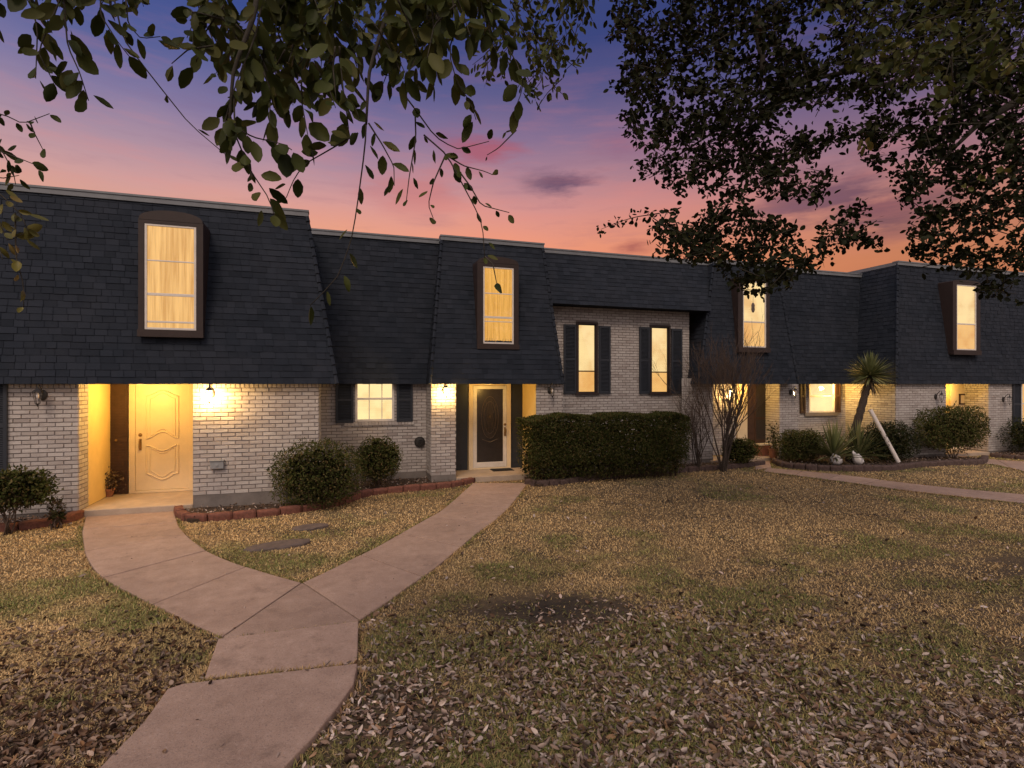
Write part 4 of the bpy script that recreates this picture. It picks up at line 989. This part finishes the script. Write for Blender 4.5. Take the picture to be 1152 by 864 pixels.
Pw = P * np.array(half) + np.array([(xa + xb) / 2, D, (zt + zb) / 2]); Pw[:, 2] += slope
o1 = Pw[:, 2] > -10
foliage('foliage', t, Pw, dd, .050, HEDGELEAF)
Pc = np.stack([rng.uniform(xa + .12, xb - .12, 3600), D + rng.uniform(-.25, .3, 3600), rng.uniform(.25, 1.3, 3600)], 1); foliage('shade_core', t, Pc, rdir(3600), .14, SHADECORE, jit=1, asp=.8)
P2 = np.stack([rng.uniform(xa + .1, xb - .1, 3500), D - .30 + .25 * rng.random(3500), .08 + .45 * rng.random(3500) ** 1.3], 1)
foliage('lower_leaves', t, P2, rdir(3500), .045, REDLEAF, jit=1)
b_ = MB()
for k in range(26):
    x = lerp(xa + .15, xb - .15, k / 25) + random.uniform(-.05, .05)
    for j in range(3): b_.tube([(x, D - .1, 0), (x + random.uniform(-.1, .1), D - .12, .35), (x + random.uniform(-.3, .3), D + random.uniform(-.4, .3), .9)], [.018, .013, .006], 5)
b_.build('stems', DEADWOOD, t, smooth=True)

# leafless shrubs
def bare_shrub(px, base_y, top_y, D, spread, n0, label, seed, r0=.018, levels=4):
    r = random.Random(seed); x = sx(px, D); zb = float(gz(x, D)); H = zz_(px, top_y, D) - zb
    t = empty('bare_shrub', (x, D, zb)); tag(t, label, 'shrub', 'leafless shrubs by the screen door')
    st_, tw_ = MB(), MB()
    def grow(p, d, L, rad, lev):
        pts = [p]; q_ = p.copy(); dd = d.copy()
        for k in range(4):
            dd = (dd + Vector((r.uniform(-.16, .16), r.uniform(-.16, .16), r.uniform(-.02, .12)))).normalized(); q_ = q_ + dd * L / 4; pts.append(q_.copy())
        (st_ if lev < 2 else tw_).tube(pts, [rad * (1 - .13 * k) for k in range(5)], 5 if lev < 2 else 4, cap=False)
        if lev >= levels: return
        for k in range(r.choice((2, 3, 3, 4))):
            i_ = r.choice((2, 3, 4)); nd = (dd + Vector((r.uniform(-.6, .6), r.uniform(-.5, .5), r.uniform(.0, .5)))).normalized()
            grow(pts[i_], nd, L * r.uniform(.5, .75), rad * .55, lev + 1)
    for k in range(n0):
        a = r.uniform(0, 6.28); d = Vector((math.cos(a) * spread * r.uniform(.2, 1), math.sin(a) * spread * .7, 1)).normalized()
        grow(Vector((x + r.uniform(-.12, .12), D + r.uniform(-.1, .1), zb)), d, H * r.uniform(.42, .56), r0 * r.uniform(.7, 1.2), 0)
    st_.build('stems', BARK, t, smooth=True); tw_.build('twigs', DEADWOOD, t, smooth=True)
bare_shrub(814, 522, 396, 11.3, .30, 14, 'tall leafless shrub with upright branches before the lit porch', 3, .026)
bare_shrub(786, 525, 440, 11.55, .36, 13, 'lower grey leafless shrub at the right end of the hedge', 5, .014)

# yuccas
def blades(name, parent, c, n, L, Wd, mat, emin, emax, droop=.25, seed=0):
    r = np.random.default_rng(seed); V = []; Q = []; T = []
    for k in range(n):
        az = r.uniform(0, 2 * math.pi); el = math.radians(r.uniform(emin, emax)); l = L * r.uniform(.8, 1.12)
        d = np.array([math.cos(az) * math.cos(el), math.sin(az) * math.cos(el), math.sin(el)]); s_ = np.array([-math.sin(az), math.cos(az), 0]); 
        base = len(V)
        for j, (f, w_) in enumerate(((0, .55), (.3, 1), (.65, .75), (1, .02))):
            p = np.array(c) + d * l * f + np.array([0, 0, -droop * l * f * f * math.cos(el)]) + r.normal(0, .004, 3)
            up = np.array([0, 0, .25 * Wd])
            V += [p - s_ * Wd * w_ / 2 + up * w_, p - up * .3 * w_, p + s_ * Wd * w_ / 2 + up * w_]
        for j in range(3):
            i_ = base + j * 3; Q += [(i_, i_ + 1, i_ + 4, i_ + 3), (i_ + 1, i_ + 2, i_ + 5, i_ + 4)]
    return link_mesh(name, np_mesh(name, np.array(V), quad=np.array(Q)), mat, parent)
D = 11.35; pb, pt_ = Vector((sx(956, D), D, .02)), p3(979, 424, 0); 
dpt = D / rayk(979)[1]; pt_ = p3(979, 424, dpt)
t = empty('yucca_tree', pb); tag(t, 'tall yucca tree with a leaning dark trunk and spiky round head', 'yucca')
tp = [pb, lerp(pb, pt_, .3) + Vector((-.10, 0, 0)), lerp(pb, pt_, .65) + Vector((-.05, 0, .02)), pt_]
tp = smooth_line(tp, 26); b_ = MB(); b_.tube(tp, [.115 - .03 * k / 25 + .012 * math.sin(k * 2.6) for k in range(26)], 12); b_.build('trunk', YTRUNK, t, smooth=True)
blades('crown', t, tuple(pt_ + Vector((0, 0, .03))), 250, .66, .045, YUCCALEAF, -28, 88, .05, 4)
blades('dry_skirt', t, tuple(pt_ - Vector((0, 0, .08))), 46, .50, .036, DRYLEAF, -75, -25, .2, 5)
for px, py, L, n, la, sd in ((938, 512, 1.0, 120, 'spiky yucca clump beside the low dark bush', 6), (966, 514, .95, 100, 'spiky yucca clump at the foot of the leaning yucca trunk', 7)):
    D = 11.15; c = Vector((sx(px, D), D, .22)); t = empty('yucca_plant', c); tag(t, la, 'yucca', 'trunkless yucca clumps')
    blades('leaves', t, tuple(c), n, L, .055, YUCCALEAF, 5, 86, .12, sd); blades('dry_leaves', t, tuple(c), 24, L * .7, .04, DRYLEAF, -5, 30, .3, sd + 10)
# potted dried plant on the lit porch
c = Vector((sx(123, 11.5), 11.5, .156)); t = empty('potted_plant', c); tag(t, 'small dried flower plant in a clay pot against the lit porch wall', 'potted plant')
b_ = MB(); b_.lathe(tuple(c), [(.05, 0), (.075, .11), (.085, .112), (.085, .14), (.068, .14), (.066, .11), (0, .11)], 16); b_.build('pot', TERRA, t)
P = np.array(c + Vector((0, 0, .28))) + rng.normal(0, 1, (170, 3)) * np.array([.09, .08, .10]); foliage('foliage', t, P, rdir(170), .05, DRYLEAF, 'leaf', jit=1)
twigs('stems', t, tuple(c + Vector((0, 0, .15))), [tuple(c + Vector((random.uniform(-.12, .12), random.uniform(-.1, .1), random.uniform(.3, .42)))) for _ in range(9)], .006, DEADWOOD, wob=.02)
# small dark plant leaning against the pier of house 3
c = Vector((sx(870, 12.3), 12.3, .1)); t = empty('potted_plant', c); tag(t, 'thin dark plant in a pot beside the red door step', 'potted plant')
b_ = MB(); b_.lathe(tuple(c), [(.09, 0), (.12, .22), (.13, .22), (.13, .26), (.11, .26), (.1, .22), (0, .22)], 14); b_.build('pot', TERRA, t)
P = np.array(c + Vector((0, 0, .55))) + rng.normal(0, 1, (200, 3)) * np.array([.09, .08, .2]); foliage('foliage', t, P, rdir(200), .06, DARKLEAF, 'leaf', jit=1)
twigs('stems', t, tuple(c + Vector((0, 0, .25))), [tuple(c + Vector((random.uniform(-.12, .12), random.uniform(-.1, .1), random.uniform(.6, .95)))) for _ in range(7)], .007, DEADWOOD, wob=.02)


# ================================================================== LAWN: blades and fallen leaves
def scatter(n, dmin, dmax, power):
    """points over the visible lawn, thinning out with distance from the walk's near end"""
    u = rng.random(n); dep = (dmin ** (1 - power) + u * (dmax ** (1 - power) - dmin ** (1 - power))) ** (1 / (1 - power))
    lat = rng.uniform(-1.7, 1.7, n); px = 576 + lat * 576 * 1.0
    a = (px - 576) / F; x = dep * (a * CY + SY); y = dep * (CY - a * SY)
    return x, y, dep
def blocked(x, y, beds=True):
    r = np.zeros(len(x), bool)
    for pl_ in PATH_POLYS + (BEDP if beds else []): r |= inpoly(x, y, pl_)
    r |= (y > D1 - .02) & (x < xr + .1); r |= y > 12.3; r |= (y > D2C - .07) & (x > c0) & (x < q1 + .2); r |= (y > D4) & (x > xi)
    return r
x, y, dep = scatter(1350000, 2.1, 24, 1.3)
k = ~blocked(x, y); x, y, dep = x[k], y[k], dep[k]
green = fbm(N1, x, y, .55); g2 = fbm(N2, x, y, 1.7); bare = fbm(N3, x, y, .9)
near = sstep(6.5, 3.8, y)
spot = np.exp(-(((x - 2.1) / .50) ** 2 + ((y - 4.6) / .34) ** 2)) + np.exp(-(((x - 1.65) / .48) ** 2 + ((y - 4.98) / .26) ** 2))
k = rng.random(len(x)) < np.clip(1.12 - near * (.56 + 2.0 * np.clip(bare - .42, 0, 1)) - 1.6 * spot - .8 * np.clip(bare * .6 + g2 * .4 - .62, 0, 1) * 4, .04, 1); x, y, dep, green, g2, near = (v_[k] for v_ in (x, y, dep, green, g2, near))
n = len(x); gm = np.clip((green - .50) * 4.2 + (g2 - .5) * 3.4 + .16 + .12 * near + .25 * sstep(6, 12, x) * sstep(8, 10.5, y) - .35 * np.exp(-((x - 4.5) / 3) ** 2 - ((y - 8) / 2) ** 2), 0, 1) * (rng.random(n) * .85 + .15)
tan_ = np.array([.80, .58, .29]); tan2 = np.array([.50, .345, .17]); grn = np.array([.145, .195, .052])
cols = lerp(tan2, tan_, rng.random((n, 1)) ** .8); cols = cols * (1 - gm[:, None]) + grn * gm[:, None]; cols *= rng.uniform(.65, 1.3, (n, 1)) * (1 - .25 * near[:, None]) * (.72 + .56 * fbm(N3, x, y, .35)[:, None])  # near blades darkened: shade of the overhanging trees put into their colour
ex, ey = [], []
for pl_ in PATH_POLYS:
    for (xa_, ya_), (xb_, yb_) in zip(pl_, pl_[1:] + pl_[:1]):
        m_ = int(math.hypot(xb_ - xa_, yb_ - ya_) * 420); f = rng.random(m_); ex.append(lerp(xa_, xb_, f) + rng.normal(0, .028, m_)); ey.append(lerp(ya_, yb_, f) + rng.normal(0, .028, m_))
ex, ey = np.concatenate(ex), np.concatenate(ey); k = ~blocked(ex, ey); ex, ey = ex[k], ey[k]; k = (ey < 11) | (rng.random(len(ex)) < .4); ex, ey = ex[k], ey[k]
m_ = len(ex); x, y = np.concatenate([x, ex]), np.concatenate([y, ey]); dep = np.concatenate([dep, ex * SY + ey * CY])
ec = lerp(tan2, grn, rng.random((m_, 1)) * (N1(ex, ey, 1.5)[:, None] > .42)) * rng.uniform(.5, 1.2, (m_, 1)); cols = np.concatenate([cols, ec]); n = len(x)
ang = rng.uniform(0, 2 * np.pi, n); tilt = rng.uniform(.6, 1.5, n); tilt[-m_:] *= .7; L = rng.uniform(.020, .042, n) * (1 + dep * .025); L[-m_:] *= 1.35; gl_ = np.concatenate([gm, np.zeros(m_)]); L *= 1 + .55 * (gl_ > .55); Wd = (.0017 + .00042 * dep) * rng.uniform(.7, 1.3, n)
dirv = np.stack([np.cos(ang) * np.sin(tilt), np.sin(ang) * np.sin(tilt), np.cos(tilt)], 1); sd = np.stack([-np.sin(ang), np.cos(ang), 0 * ang], 1)
B = np.stack([x, y, gz(x, y) - .003], 1); mid = B + dirv * (L * .55)[:, None]; tip = B + dirv * L[:, None]; tip[:, 2] -= L * .18
V = np.stack([B - sd * Wd[:, None], B + sd * Wd[:, None], mid + sd * (Wd * .8)[:, None], mid - sd * (Wd * .8)[:, None], tip], 1).reshape(-1, 3)
o_ = (np.arange(n) * 5)[:, None]; Q = o_ + np.array([[0, 1, 2, 3]]); T = o_ + np.array([[3, 2, 4]])
o = link_mesh('grass', np_mesh('grass', V, T, Q, np.repeat(cols, 5, 0)), GRASS); tag(o, 'dormant tan lawn grass with green patches', 'grass', kind='stuff')

# fallen leaves
def fallen(x, y, dep, size=1.0, lift=.012, z=None):
    n = len(x); L = rng.uniform(.020, .060, n) ** 1.0 * size * (1 + .03 * dep); ang = rng.uniform(0, 2 * np.pi, n)
    ax = np.stack([np.cos(ang), np.sin(ang), rng.normal(0, .42, n)], 1); nr = np.stack([rng.normal(0, .75, n), rng.normal(0, .75, n), np.ones(n)], 1)
    pal = np.array([(.44, .345, .30), (.28, .20, .16), (.58, .49, .44), (.17, .105, .07), (.32, .20, .12), (.085, .056, .043), (.50, .43, .405), (.24, .18, .16)])
    c = pal[rng.choice(8, n, p=[.2, .17, .14, .15, .09, .1, .08, .07])] * rng.uniform(.45, 1.2, (n, 1))
    P = np.stack([x, y, (gz(x, y) if z is None else z) + rng.uniform(.3, 1.6, n) * lift], 1)
    return P, ax, nr, L, L * rng.uniform(.26, .62, n), c, rng.uniform(-2.0, 4.5, n)
parts = []
x, y, dep = scatter(92000, 2.1, 7.6, 1.6); k = ~blocked(x, y); x, y, dep = x[k], y[k], dep[k]
cl = fbm(N2, x, y, 1.1); fr_d = np.sqrt(x * x + y * y); dens = sstep(6.4, 3.2, dep + .9 * (cl - .5)) * np.clip(.25 + 3.6 * (cl - .42), .05, 1) + .8 * sstep(4.6, 2.9, dep) * (x > 1.0) + .35 * np.exp(-((x - 2.6) / 1.1) ** 2 - ((y - 4.2) / .35) ** 2)
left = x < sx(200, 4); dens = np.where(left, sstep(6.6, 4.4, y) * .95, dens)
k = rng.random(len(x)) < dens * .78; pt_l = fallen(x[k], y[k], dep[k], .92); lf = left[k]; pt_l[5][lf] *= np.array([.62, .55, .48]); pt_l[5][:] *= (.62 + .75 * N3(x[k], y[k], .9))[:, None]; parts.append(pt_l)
x, y, dep = scatter(1500, 4, 16, 1.2); k = ~blocked(x, y); parts.append(fallen(x[k], y[k], dep[k]))
for bd in BEDP:
    xs = np.array([p[0] for p in bd]); ys = np.array([p[1] for p in bd]); x = rng.uniform(xs.min(), xs.max(), 2600); y = rng.uniform(ys.min(), ys.max(), 2600); k = inpoly(x, y, bd); parts.append(fallen(x[k], y[k], 4 + 0 * x[k], .9, .02, gz(x[k], y[k]) + .058))
x, y, dep = scatter(900, 2.3, 6, 1.6); onp = np.zeros(len(x), bool)
onp = inpoly(x, y, PATH_POLYS[-14] if False else [(p.x, p.y) for p in s1]); edge = rng.random(len(x)) < .22; k = onp & edge; parts.append(fallen(x[k], y[k], dep[k], .7, .004,   .234 + 0 * x[k]))
x, y, dep = scatter(5200, 2.6, 13, 1.5); onp = np.zeros(len(x), bool)
for pl_ in PATH_POLYS[:12]: onp |= inpoly(x, y, pl_)
k = onp & (rng.random(len(x)) < .10 + .25 * (N1(x, y, 2.2) > .62)) & (y > 4.9); parts.append(fallen(x[k], y[k], dep[k] * .3, .5, .003, gz(x[k], y[k]) + PATHZ + .003))
P, ax, nr, L, Wd, c, cu = (np.concatenate([p[i] for p in parts]) for i in range(7))
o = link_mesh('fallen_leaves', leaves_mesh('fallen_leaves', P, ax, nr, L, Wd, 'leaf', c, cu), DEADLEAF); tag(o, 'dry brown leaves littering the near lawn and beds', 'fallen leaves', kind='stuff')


# ================================================================== TREES
def grow_leaves(store, pts, dens, L, spread, hang=.5, start=.0):
    """leaves alternately along a twig polyline"""
    pts = [Vector(p) for p in pts]; tot = sum((b_ - a).length for a, b_ in zip(pts, pts[1:])); n = max(2, int(tot * dens)); R_ = resample(pts, n)
    for i_, p in enumerate(R_):
        if i_ / n < start: continue
        t = (R_[min(i_ + 1, n - 1)] - R_[max(i_ - 1, 0)]).normalized(); s_ = t.cross(Vector(rdir(1)[0])).normalized()
        a = (s_ * .8 + t * .6 + Vector((0, 0, -hang)) + Vector(rdir(1)[0]) * .3)
        store.append((p + s_ * random.uniform(0, spread), a, L * random.uniform(.65, 1.2)))
def leaf_obj(name, parent, store, mat, asp, tmpl='leaf', flat=None):
    P = np.array([tuple(s_[0]) for s_ in store]); A = np.array([tuple(s_[1]) for s_ in store]); L = np.array([s_[2] for s_ in store])
    n = len(P); nr = rdir(n) + np.array([0, -.55, .35])
    return link_mesh(name, leaves_mesh(name, P, A, nr, L, L * asp * rng.uniform(.8, 1.2, n), tmpl, curl=rng.uniform(.2, 2.2, n)), mat, parent)
def pix(*pts): return [p3(*p) for p in pts]
def cam3(xc, zc, z): return Vector((xc * CY + zc * SY, zc * CY - xc * SY, z))

# tree A: low branches of large oval leaves hanging overhead; trunk behind the viewer
tA = empty('tree', cam3(-2.2, -1.2, .2)); tag(tA, 'tree with large oval leaves hanging from thin twigs at upper left', 'tree')
tr_, br_ = MB(), MB(); stA, stY = [], []
tr_.tube(smooth_line([cam3(-2.2, -1.2, .1), cam3(-2.15, -1.15, 1.4), cam3(-2.0, -.9, 2.8), cam3(-1.7, -.3, 3.9), cam3(-1.2, .5, 4.6)], 16), [.19 - .007 * k for k in range(16)], 12); tr_.build('trunk', BARK, tA, smooth=True)
hub = cam3(-1.2, .5, 4.6)
def limb(*pts, r0=.05, r1=.012): br_.tube(smooth_line([*pts], 14), [lerp(r0, r1, k / 13) for k in range(14)], 7)
limb(hub, cam3(-1.0, 1.3, 4.2), p3(300, -60, 1.9), p3(340, 20, 2.0), r0=.06)
limb(hub, cam3(-.2, 1.4, 4.3), p3(470, -80, 2.0), p3(560, -20, 2.2), r0=.05)
limb(hub, cam3(-1.6, 1.2, 4.0), p3(90, -70, 1.8), p3(70, 0, 1.8), r0=.04)
limb(p3(300, -60, 1.9), p3(285, 20, 1.8), p3(262, 80, 1.75), p3(258, 140, 1.75), r0=.012, r1=.004)
limb(p3(470, -80, 2.0), p3(440, 0, 1.95), p3(415, 80, 1.9), p3(412, 140, 1.9), r0=.012, r1=.004)
limb(hub, cam3(0, 4, 5.4), p3(560, -120, 6), p3(600, 20, 6.2), r0=.05)
limb(hub, cam3(-2.5, 1.5, 3.4), p3(-90, 60, 2.2), p3(-30, 110, 2.2), p3(0, 130, 2.2), r0=.03, r1=.006)
def sprig(pts, dens=40, L=.072, spread=.02, start=0, r=.0032, store=None, wig=.012):
    P = smooth_line([p + Vector(rdir(1)[0]) * wig for p in pts], 12)
    br_.tube(P, [lerp(r, r * .45, k / 11) for k in range(12)], 5)
    grow_leaves(stA if store is None else store, P, dens, L, spread, start=start)
z1, z2 = 1.75, 1.95
sprig(pix((70, -20, z1), (58, 30, z1), (45, 62, z1), (60, 92, z1)), 46); sprig(pix((75, -10, z1), (80, 50, z1), (88, 85, z1), (104, 112, z1)), 48)
sprig(pix((30, -20, 1.8), (38, 30, 1.8), (42, 85, 1.8)), 40); sprig(pix((110, -20, 1.8), (112, 20, 1.8), (130, 50, 1.8), (140, 60, 1.8)), 44)
sprig(pix((128, -15, z2), (135, 40, z2), (165, 85, z2), (210, 140, z2), (258, 176, z2)), 9, .05)
sprig(pix((140, -10, z2), (145, 25, z2), (155, 45, z2), (176, 40, z2)), 40, .055)
sprig(pix((300, -10, z1), (285, 40, z1), (265, 90, z1), (256, 130, z1), (246, 150, z1)), 44); sprig(pix((262, 100, z1), (268, 150, z1), (285, 190, z1), (303, 222, z1), (310, 245, z1)), 60, .066, .035)
sprig(pix((258, 140, z1), (285, 150, z1), (320, 160, z1), (330, 165, z1)), 46); sprig(pix((240, 50, z1), (215, 60, z1), (195, 68, z1)), 32); sprig(pix((255, 20, z1), (220, 12, z1), (212, 30, z1)), 30, .08)
sprig(pix((402, 150, z2), (368, 168, z2), (345, 185, z2), (328, 200, z2), (318, 222, z2)), 30, .06)
sprig(pix((415, 110, z2), (412, 160, z2), (405, 230, z2), (395, 268, z2), (383, 310, z2), (345, 345, z2)), 15, .06)
sprig(pix((412, 140, z2), (430, 165, z2), (445, 185, z2), (440, 210, z2)), 30, .06); sprig(pix((445, 100, z2), (468, 130, z2), (490, 150, z2), (515, 165, z2), (552, 162, z2)), 12, .055, start=0)
sprig(pix((468, 120, z2), (468, 160, z2), (462, 200, z2), (455, 230, z2)), 26, .055); sprig(pix((480, 150, z2), (502, 175, z2), (515, 195, z2), (535, 230, z2), (540, 250, z2), (544, 288, z2)), 20, .042)
sprig(pix((515, 195, z2), (530, 212, z2), (545, 230, z2), (570, 240, z2)), 26, .04); sprig(pix((505, 175, z2), (490, 205, z2), (483, 230, z2), (485, 248, z2)), 28, .04); sprig(pix((500, 172, z2), (525, 185, z2), (545, 192, z2), (552, 200, z2)), 30, .045)
sprig(pix((544, 288, z2), (552, 300, z2), (558, 316, z2)), 15, .055)
sprig(pix((508, -20, z2), (512, 30, z2), (505, 60, z2), (512, 90, z2), (528, 120, z2), (532, 135, z2)), 46); sprig(pix((480, -10, z2), (486, 50, z2), (485, 95, z2)), 38, .08); sprig(pix((545, -20, 1.9), (560, 30, 1.9), (585, 70, 1.9), (588, 95, 1.9), (578, 122, 1.9)), 40)
sprig(pix((550, -10, 1.9), (548, 30, 1.9), (556, 55, 1.9)), 35, .075)
sprig(pix((570, 145, 2.0), (582, 140, 2.0), (562, 165, 2.0), (550, 172, 2.0)), 1, .03)
# dense overhead mass
for k in range(115):
    px = random.uniform(225, 545); lim = np.interp(px, [200, 250, 300, 400, 480, 530, 560], [20, 70, 130, 140, 95, 60, 30]); py = random.uniform(-70, lim * random.uniform(.75, 1.0)); dp = random.uniform(1.7, 2.9)
    a = random.uniform(-1, 1); sprig(pix((px - 25 * a, py - 35, dp), (px, py - 10, dp + .05), (px + 15 * a, py + 22, dp)), 46, .078, .03)
for k in range(60):
    px = random.uniform(-60, 150); py = random.uniform(-120, -10); dp = random.uniform(1.7, 2.6); sprig(pix((px, py - 40, dp), (px + 10, py, dp), (px + random.uniform(-15, 15), py + 30, dp)), 40, .07, .03)
# left edge, lit yellow green
sprig(pix((-30, 118, 2.2), (5, 130, 2.2), (30, 140, 2.2), (52, 125, 2.2)), 26, .05); sprig(pix((30, 138, 2.2), (42, 150, 2.2), (48, 165, 2.2)), 26, .045)
sprig(pix((-30, 160, 2.2), (5, 172, 2.2), (25, 182, 2.2), (44, 190, 2.2)), 34, .05, .03); sprig(pix((-25, 140, 2.2), (0, 165, 2.2), (12, 190, 2.2), (20, 205, 2.2)), 44, .055, .03); sprig(pix((-30, 195, 2.2), (5, 198, 2.2), (25, 200, 2.2)), 36, .055, .03)
sprig(pix((-30, 200, 2.1), (0, 215, 2.1), (22, 240, 2.1), (35, 262, 2.1)), 44, .06, .03, store=stY); sprig(pix((-30, 225, 2.1), (-5, 245, 2.1), (10, 270, 2.1), (25, 262, 2.1)), 44, .06, .03, store=stY); sprig(pix((15, 240, 2.1), (18, 290, 2.1), (25, 320, 2.1), (26, 348, 2.1)), 20, .055, .015, store=stY)
sprig(pix((-30, 260, 2.1), (-5, 280, 2.1), (5, 292, 2.1)), 36, .055, .03, store=stY)
# farther small-leaved sprays of the same tree
for k in range(260):
    px = random.uniform(565, 662) if k < 130 else random.uniform(300, 560); lim = np.interp(px, [300, 480, 560, 600, 640, 665], [80, 60, 100, 135, 110, 50]); py = random.uniform(-90, lim * random.uniform(.5, 1)); dp = random.uniform(5, 7)
    a = random.uniform(-1, 1); sprig(pix((px - 15 * a, py - 18, dp), (px, py, dp), (px + 12 * a, py + 12, dp + .1)), 30, .085, .05, r=.006, wig=.03)
br_.build('branches', TWIG, tA, smooth=True)
leaf_obj('crown', tA, stA, OLIVELEAF, .62); leaf_obj('yellow_leaves', tA, stY, YELLOWLEAF, .5)

# tree B: big dark oak crown over the right; trunk outside the picture
tB = empty('tree', cam3(9.2, 6.6, 0)); tag(tB, 'large oak with a dark dense crown of small leaves overhanging the roofs at right', 'tree')
tr_, br_ = MB(), MB(); stB, stN, stY = [], [], []
tr_.tube(smooth_line([cam3(9.2, 6.6, -.1), cam3(9.15, 6.6, 1.2), cam3(9.0, 6.5, 2.6), cam3(8.6, 6.4, 4.0), cam3(8.1, 6.3, 5.4), cam3(7.6, 6.3, 7.2)], 18), [.34 - .012 * k for k in range(18)], 14); tr_.build('trunk', BARK, tB, smooth=True)
limbs = [[cam3(8.4, 6.4, 4.5), p3(1150, 110, 6.8), p3(1020, 70, 6.9), p3(900, 90, 6.8), p3(800, 150, 6.6), p3(740, 190, 6.5)],
         [cam3(8.1, 6.3, 5.4), p3(1090, -40, 6.6), p3(960, -50, 6.5), p3(850, 20, 6.4), p3(760, 60, 6.3)],
                  [cam3(8.6, 6.4, 4.0), p3(1170, 180, 6.9), p3(1110, 210, 6.6), p3(1085, 260, 6.5)], [p3(850, 20, 6.4), p3(858, 70, 6.3), p3(855, 110, 6.3)], [p3(1150, 110, 6.8), p3(1100, 140, 6.4), p3(1050, 190, 6.3)]]
for l in limbs: br_.tube(smooth_line(l, 18), [lerp(.06, .008, k / 17) for k in range(18)], 7)
POLY = [(690, -60), (687, 40), (703, 62), (700, 95), (716, 112), (704, 140), (728, 165), (722, 185), (742, 210), (728, 240), (748, 262), (742, 286), (775, 292), (800, 288), (820, 308), (850, 330), (880, 322), (905, 300), (940, 282), (975, 276), (985, 268), (955, 250), (978, 238), (965, 222), (998, 205), (1020, 225), (1040, 240), (1035, 262), (1032, 283), (1062, 300), (1098, 312), (1110, 330), (1160, 335), (1400, 330), (1400, -320), (700, -320)]
HOLES = [(915, 45, 22, 16), (902, 32, 12, 10), (950, 178, 38, 20), (985, 205, 26, 18), (900, 195, 14, 12), (1095, 160, 16, 22), (1052, 105, 14, 10), (868, 150, 9, 9), (775, 215, 10, 8), (760, 110, 16, 10), (1010, 175, 22, 14), (880, 250, 16, 10), (930, 240, 22, 12), (1120, 210, 14, 10), (905, 10, 18, 8), (1075, 120, 12, 8), (830, 40, 10, 12), (735, 95, 10, 6), (1010, 120, 12, 10)]
cnt = 0
while cnt < 2900:
    px, py = random.uniform(670, 1330), random.uniform(-260, 338)
    if (px > 1175 or py < -40) and random.random() < .55: continue
    if not inpoly(np.array([px]), np.array([py]), POLY)[0]: continue
    if any(((px - a) / rx) ** 2 + ((py - b_) / ry) ** 2 < 1 for a, b_, rx, ry in HOLES): continue
    if N2(px, py, .045) < .20: continue
    if px < 1060 and py > 120 and N1(px, py, .022) < .28: continue
    if px > 1040 and py > 240 and random.random() < .45: continue
    dp = random.uniform(5.2, 7.8); c = p3(px, py, dp); cnt += 1
    dv = Vector(rdir(1)[0]); dv.z = dv.z * .5 - .25; dv.normalize(); tw_ = [c - dv * .17, c, c + dv * random.uniform(.10, .2)]
    br_.tube(tw_, [.006, .004, .002], 4, cap=False)
    n = random.randint(11, 19)
    for j in range(n):
        f = random.random(); pos = lerp(tw_[0], tw_[2], f) + Vector(rdir(1)[0]) * random.uniform(.01, .11)
        stB.append((pos, Vector(rdir(1)[0]) + Vector((0, 0, -.35)), random.uniform(.045, .085)))
# feathered spur tips
for pts in ([(742, 240), (715, 244), (695, 250), (676, 258)], [(745, 180), (725, 190), (715, 185)], [(715, 100), (700, 92), (690, 98)], [(960, 262), (978, 268), (990, 280)], [(1040, 290), (1030, 280), (1022, 278)], [(725, 130), (708, 132), (700, 128)]):
    P = smooth_line([p3(a, b_, 6.3) for a, b_ in pts], 10); br_.tube(P, [.007 - .0005 * k for k in range(10)], 4)
    for p in P[1:]:
        for j in range(6): stB.append((p + Vector(rdir(1)[0]) * .06, Vector(rdir(1)[0]), random.uniform(.045, .075)))
# nearer olive sprays at upper right
for k in range(190):
    px = random.uniform(930, 1190); lim = np.interp(px, [930, 1000, 1080, 1190], [50, 110, 130, 150]); py = random.uniform(-60, lim * random.uniform(.5, 1)); dp = random.uniform(2.7, 4.0); c = p3(px, py, dp); dv = Vector(rdir(1)[0]); dv.z = -abs(dv.z) * .7; dv.normalize(); tw_ = [c - dv * .1, c, c + dv * .12]
    br_.tube(tw_, [.004, .003, .0015], 4, cap=False)
    for j in range(random.randint(5, 9)): stN.append((lerp(tw_[0], tw_[2], random.random()) + Vector(rdir(1)[0]) * .05, Vector(rdir(1)[0]) + Vector((0, 0, -.5)), random.uniform(.035, .065)))
for px, py, dp in ((975, 160, 3.6), (972, 166, 3.6), (1136, 68, 3.0), (1142, 72, 3.0), (1090, 208, 5), (1104, 199, 5), (1022, 48, 3.2), (1130, 190, 5)):
    for j in range(3): stY.append((p3(px + random.uniform(-4, 4), py + random.uniform(-4, 4), dp), Vector(rdir(1)[0]) + Vector((0, 0, -.6)), random.uniform(.045, .07)))
br_.build('branches', TWIG, tB, smooth=True)
leaf_obj('crown', tB, stB, OAKLEAF, .72); leaf_obj('near_leaves', tB, stN, OLIVELEAF, .7); leaf_obj('yellow_leaves', tB, stY, YELLOWLEAF, .8)
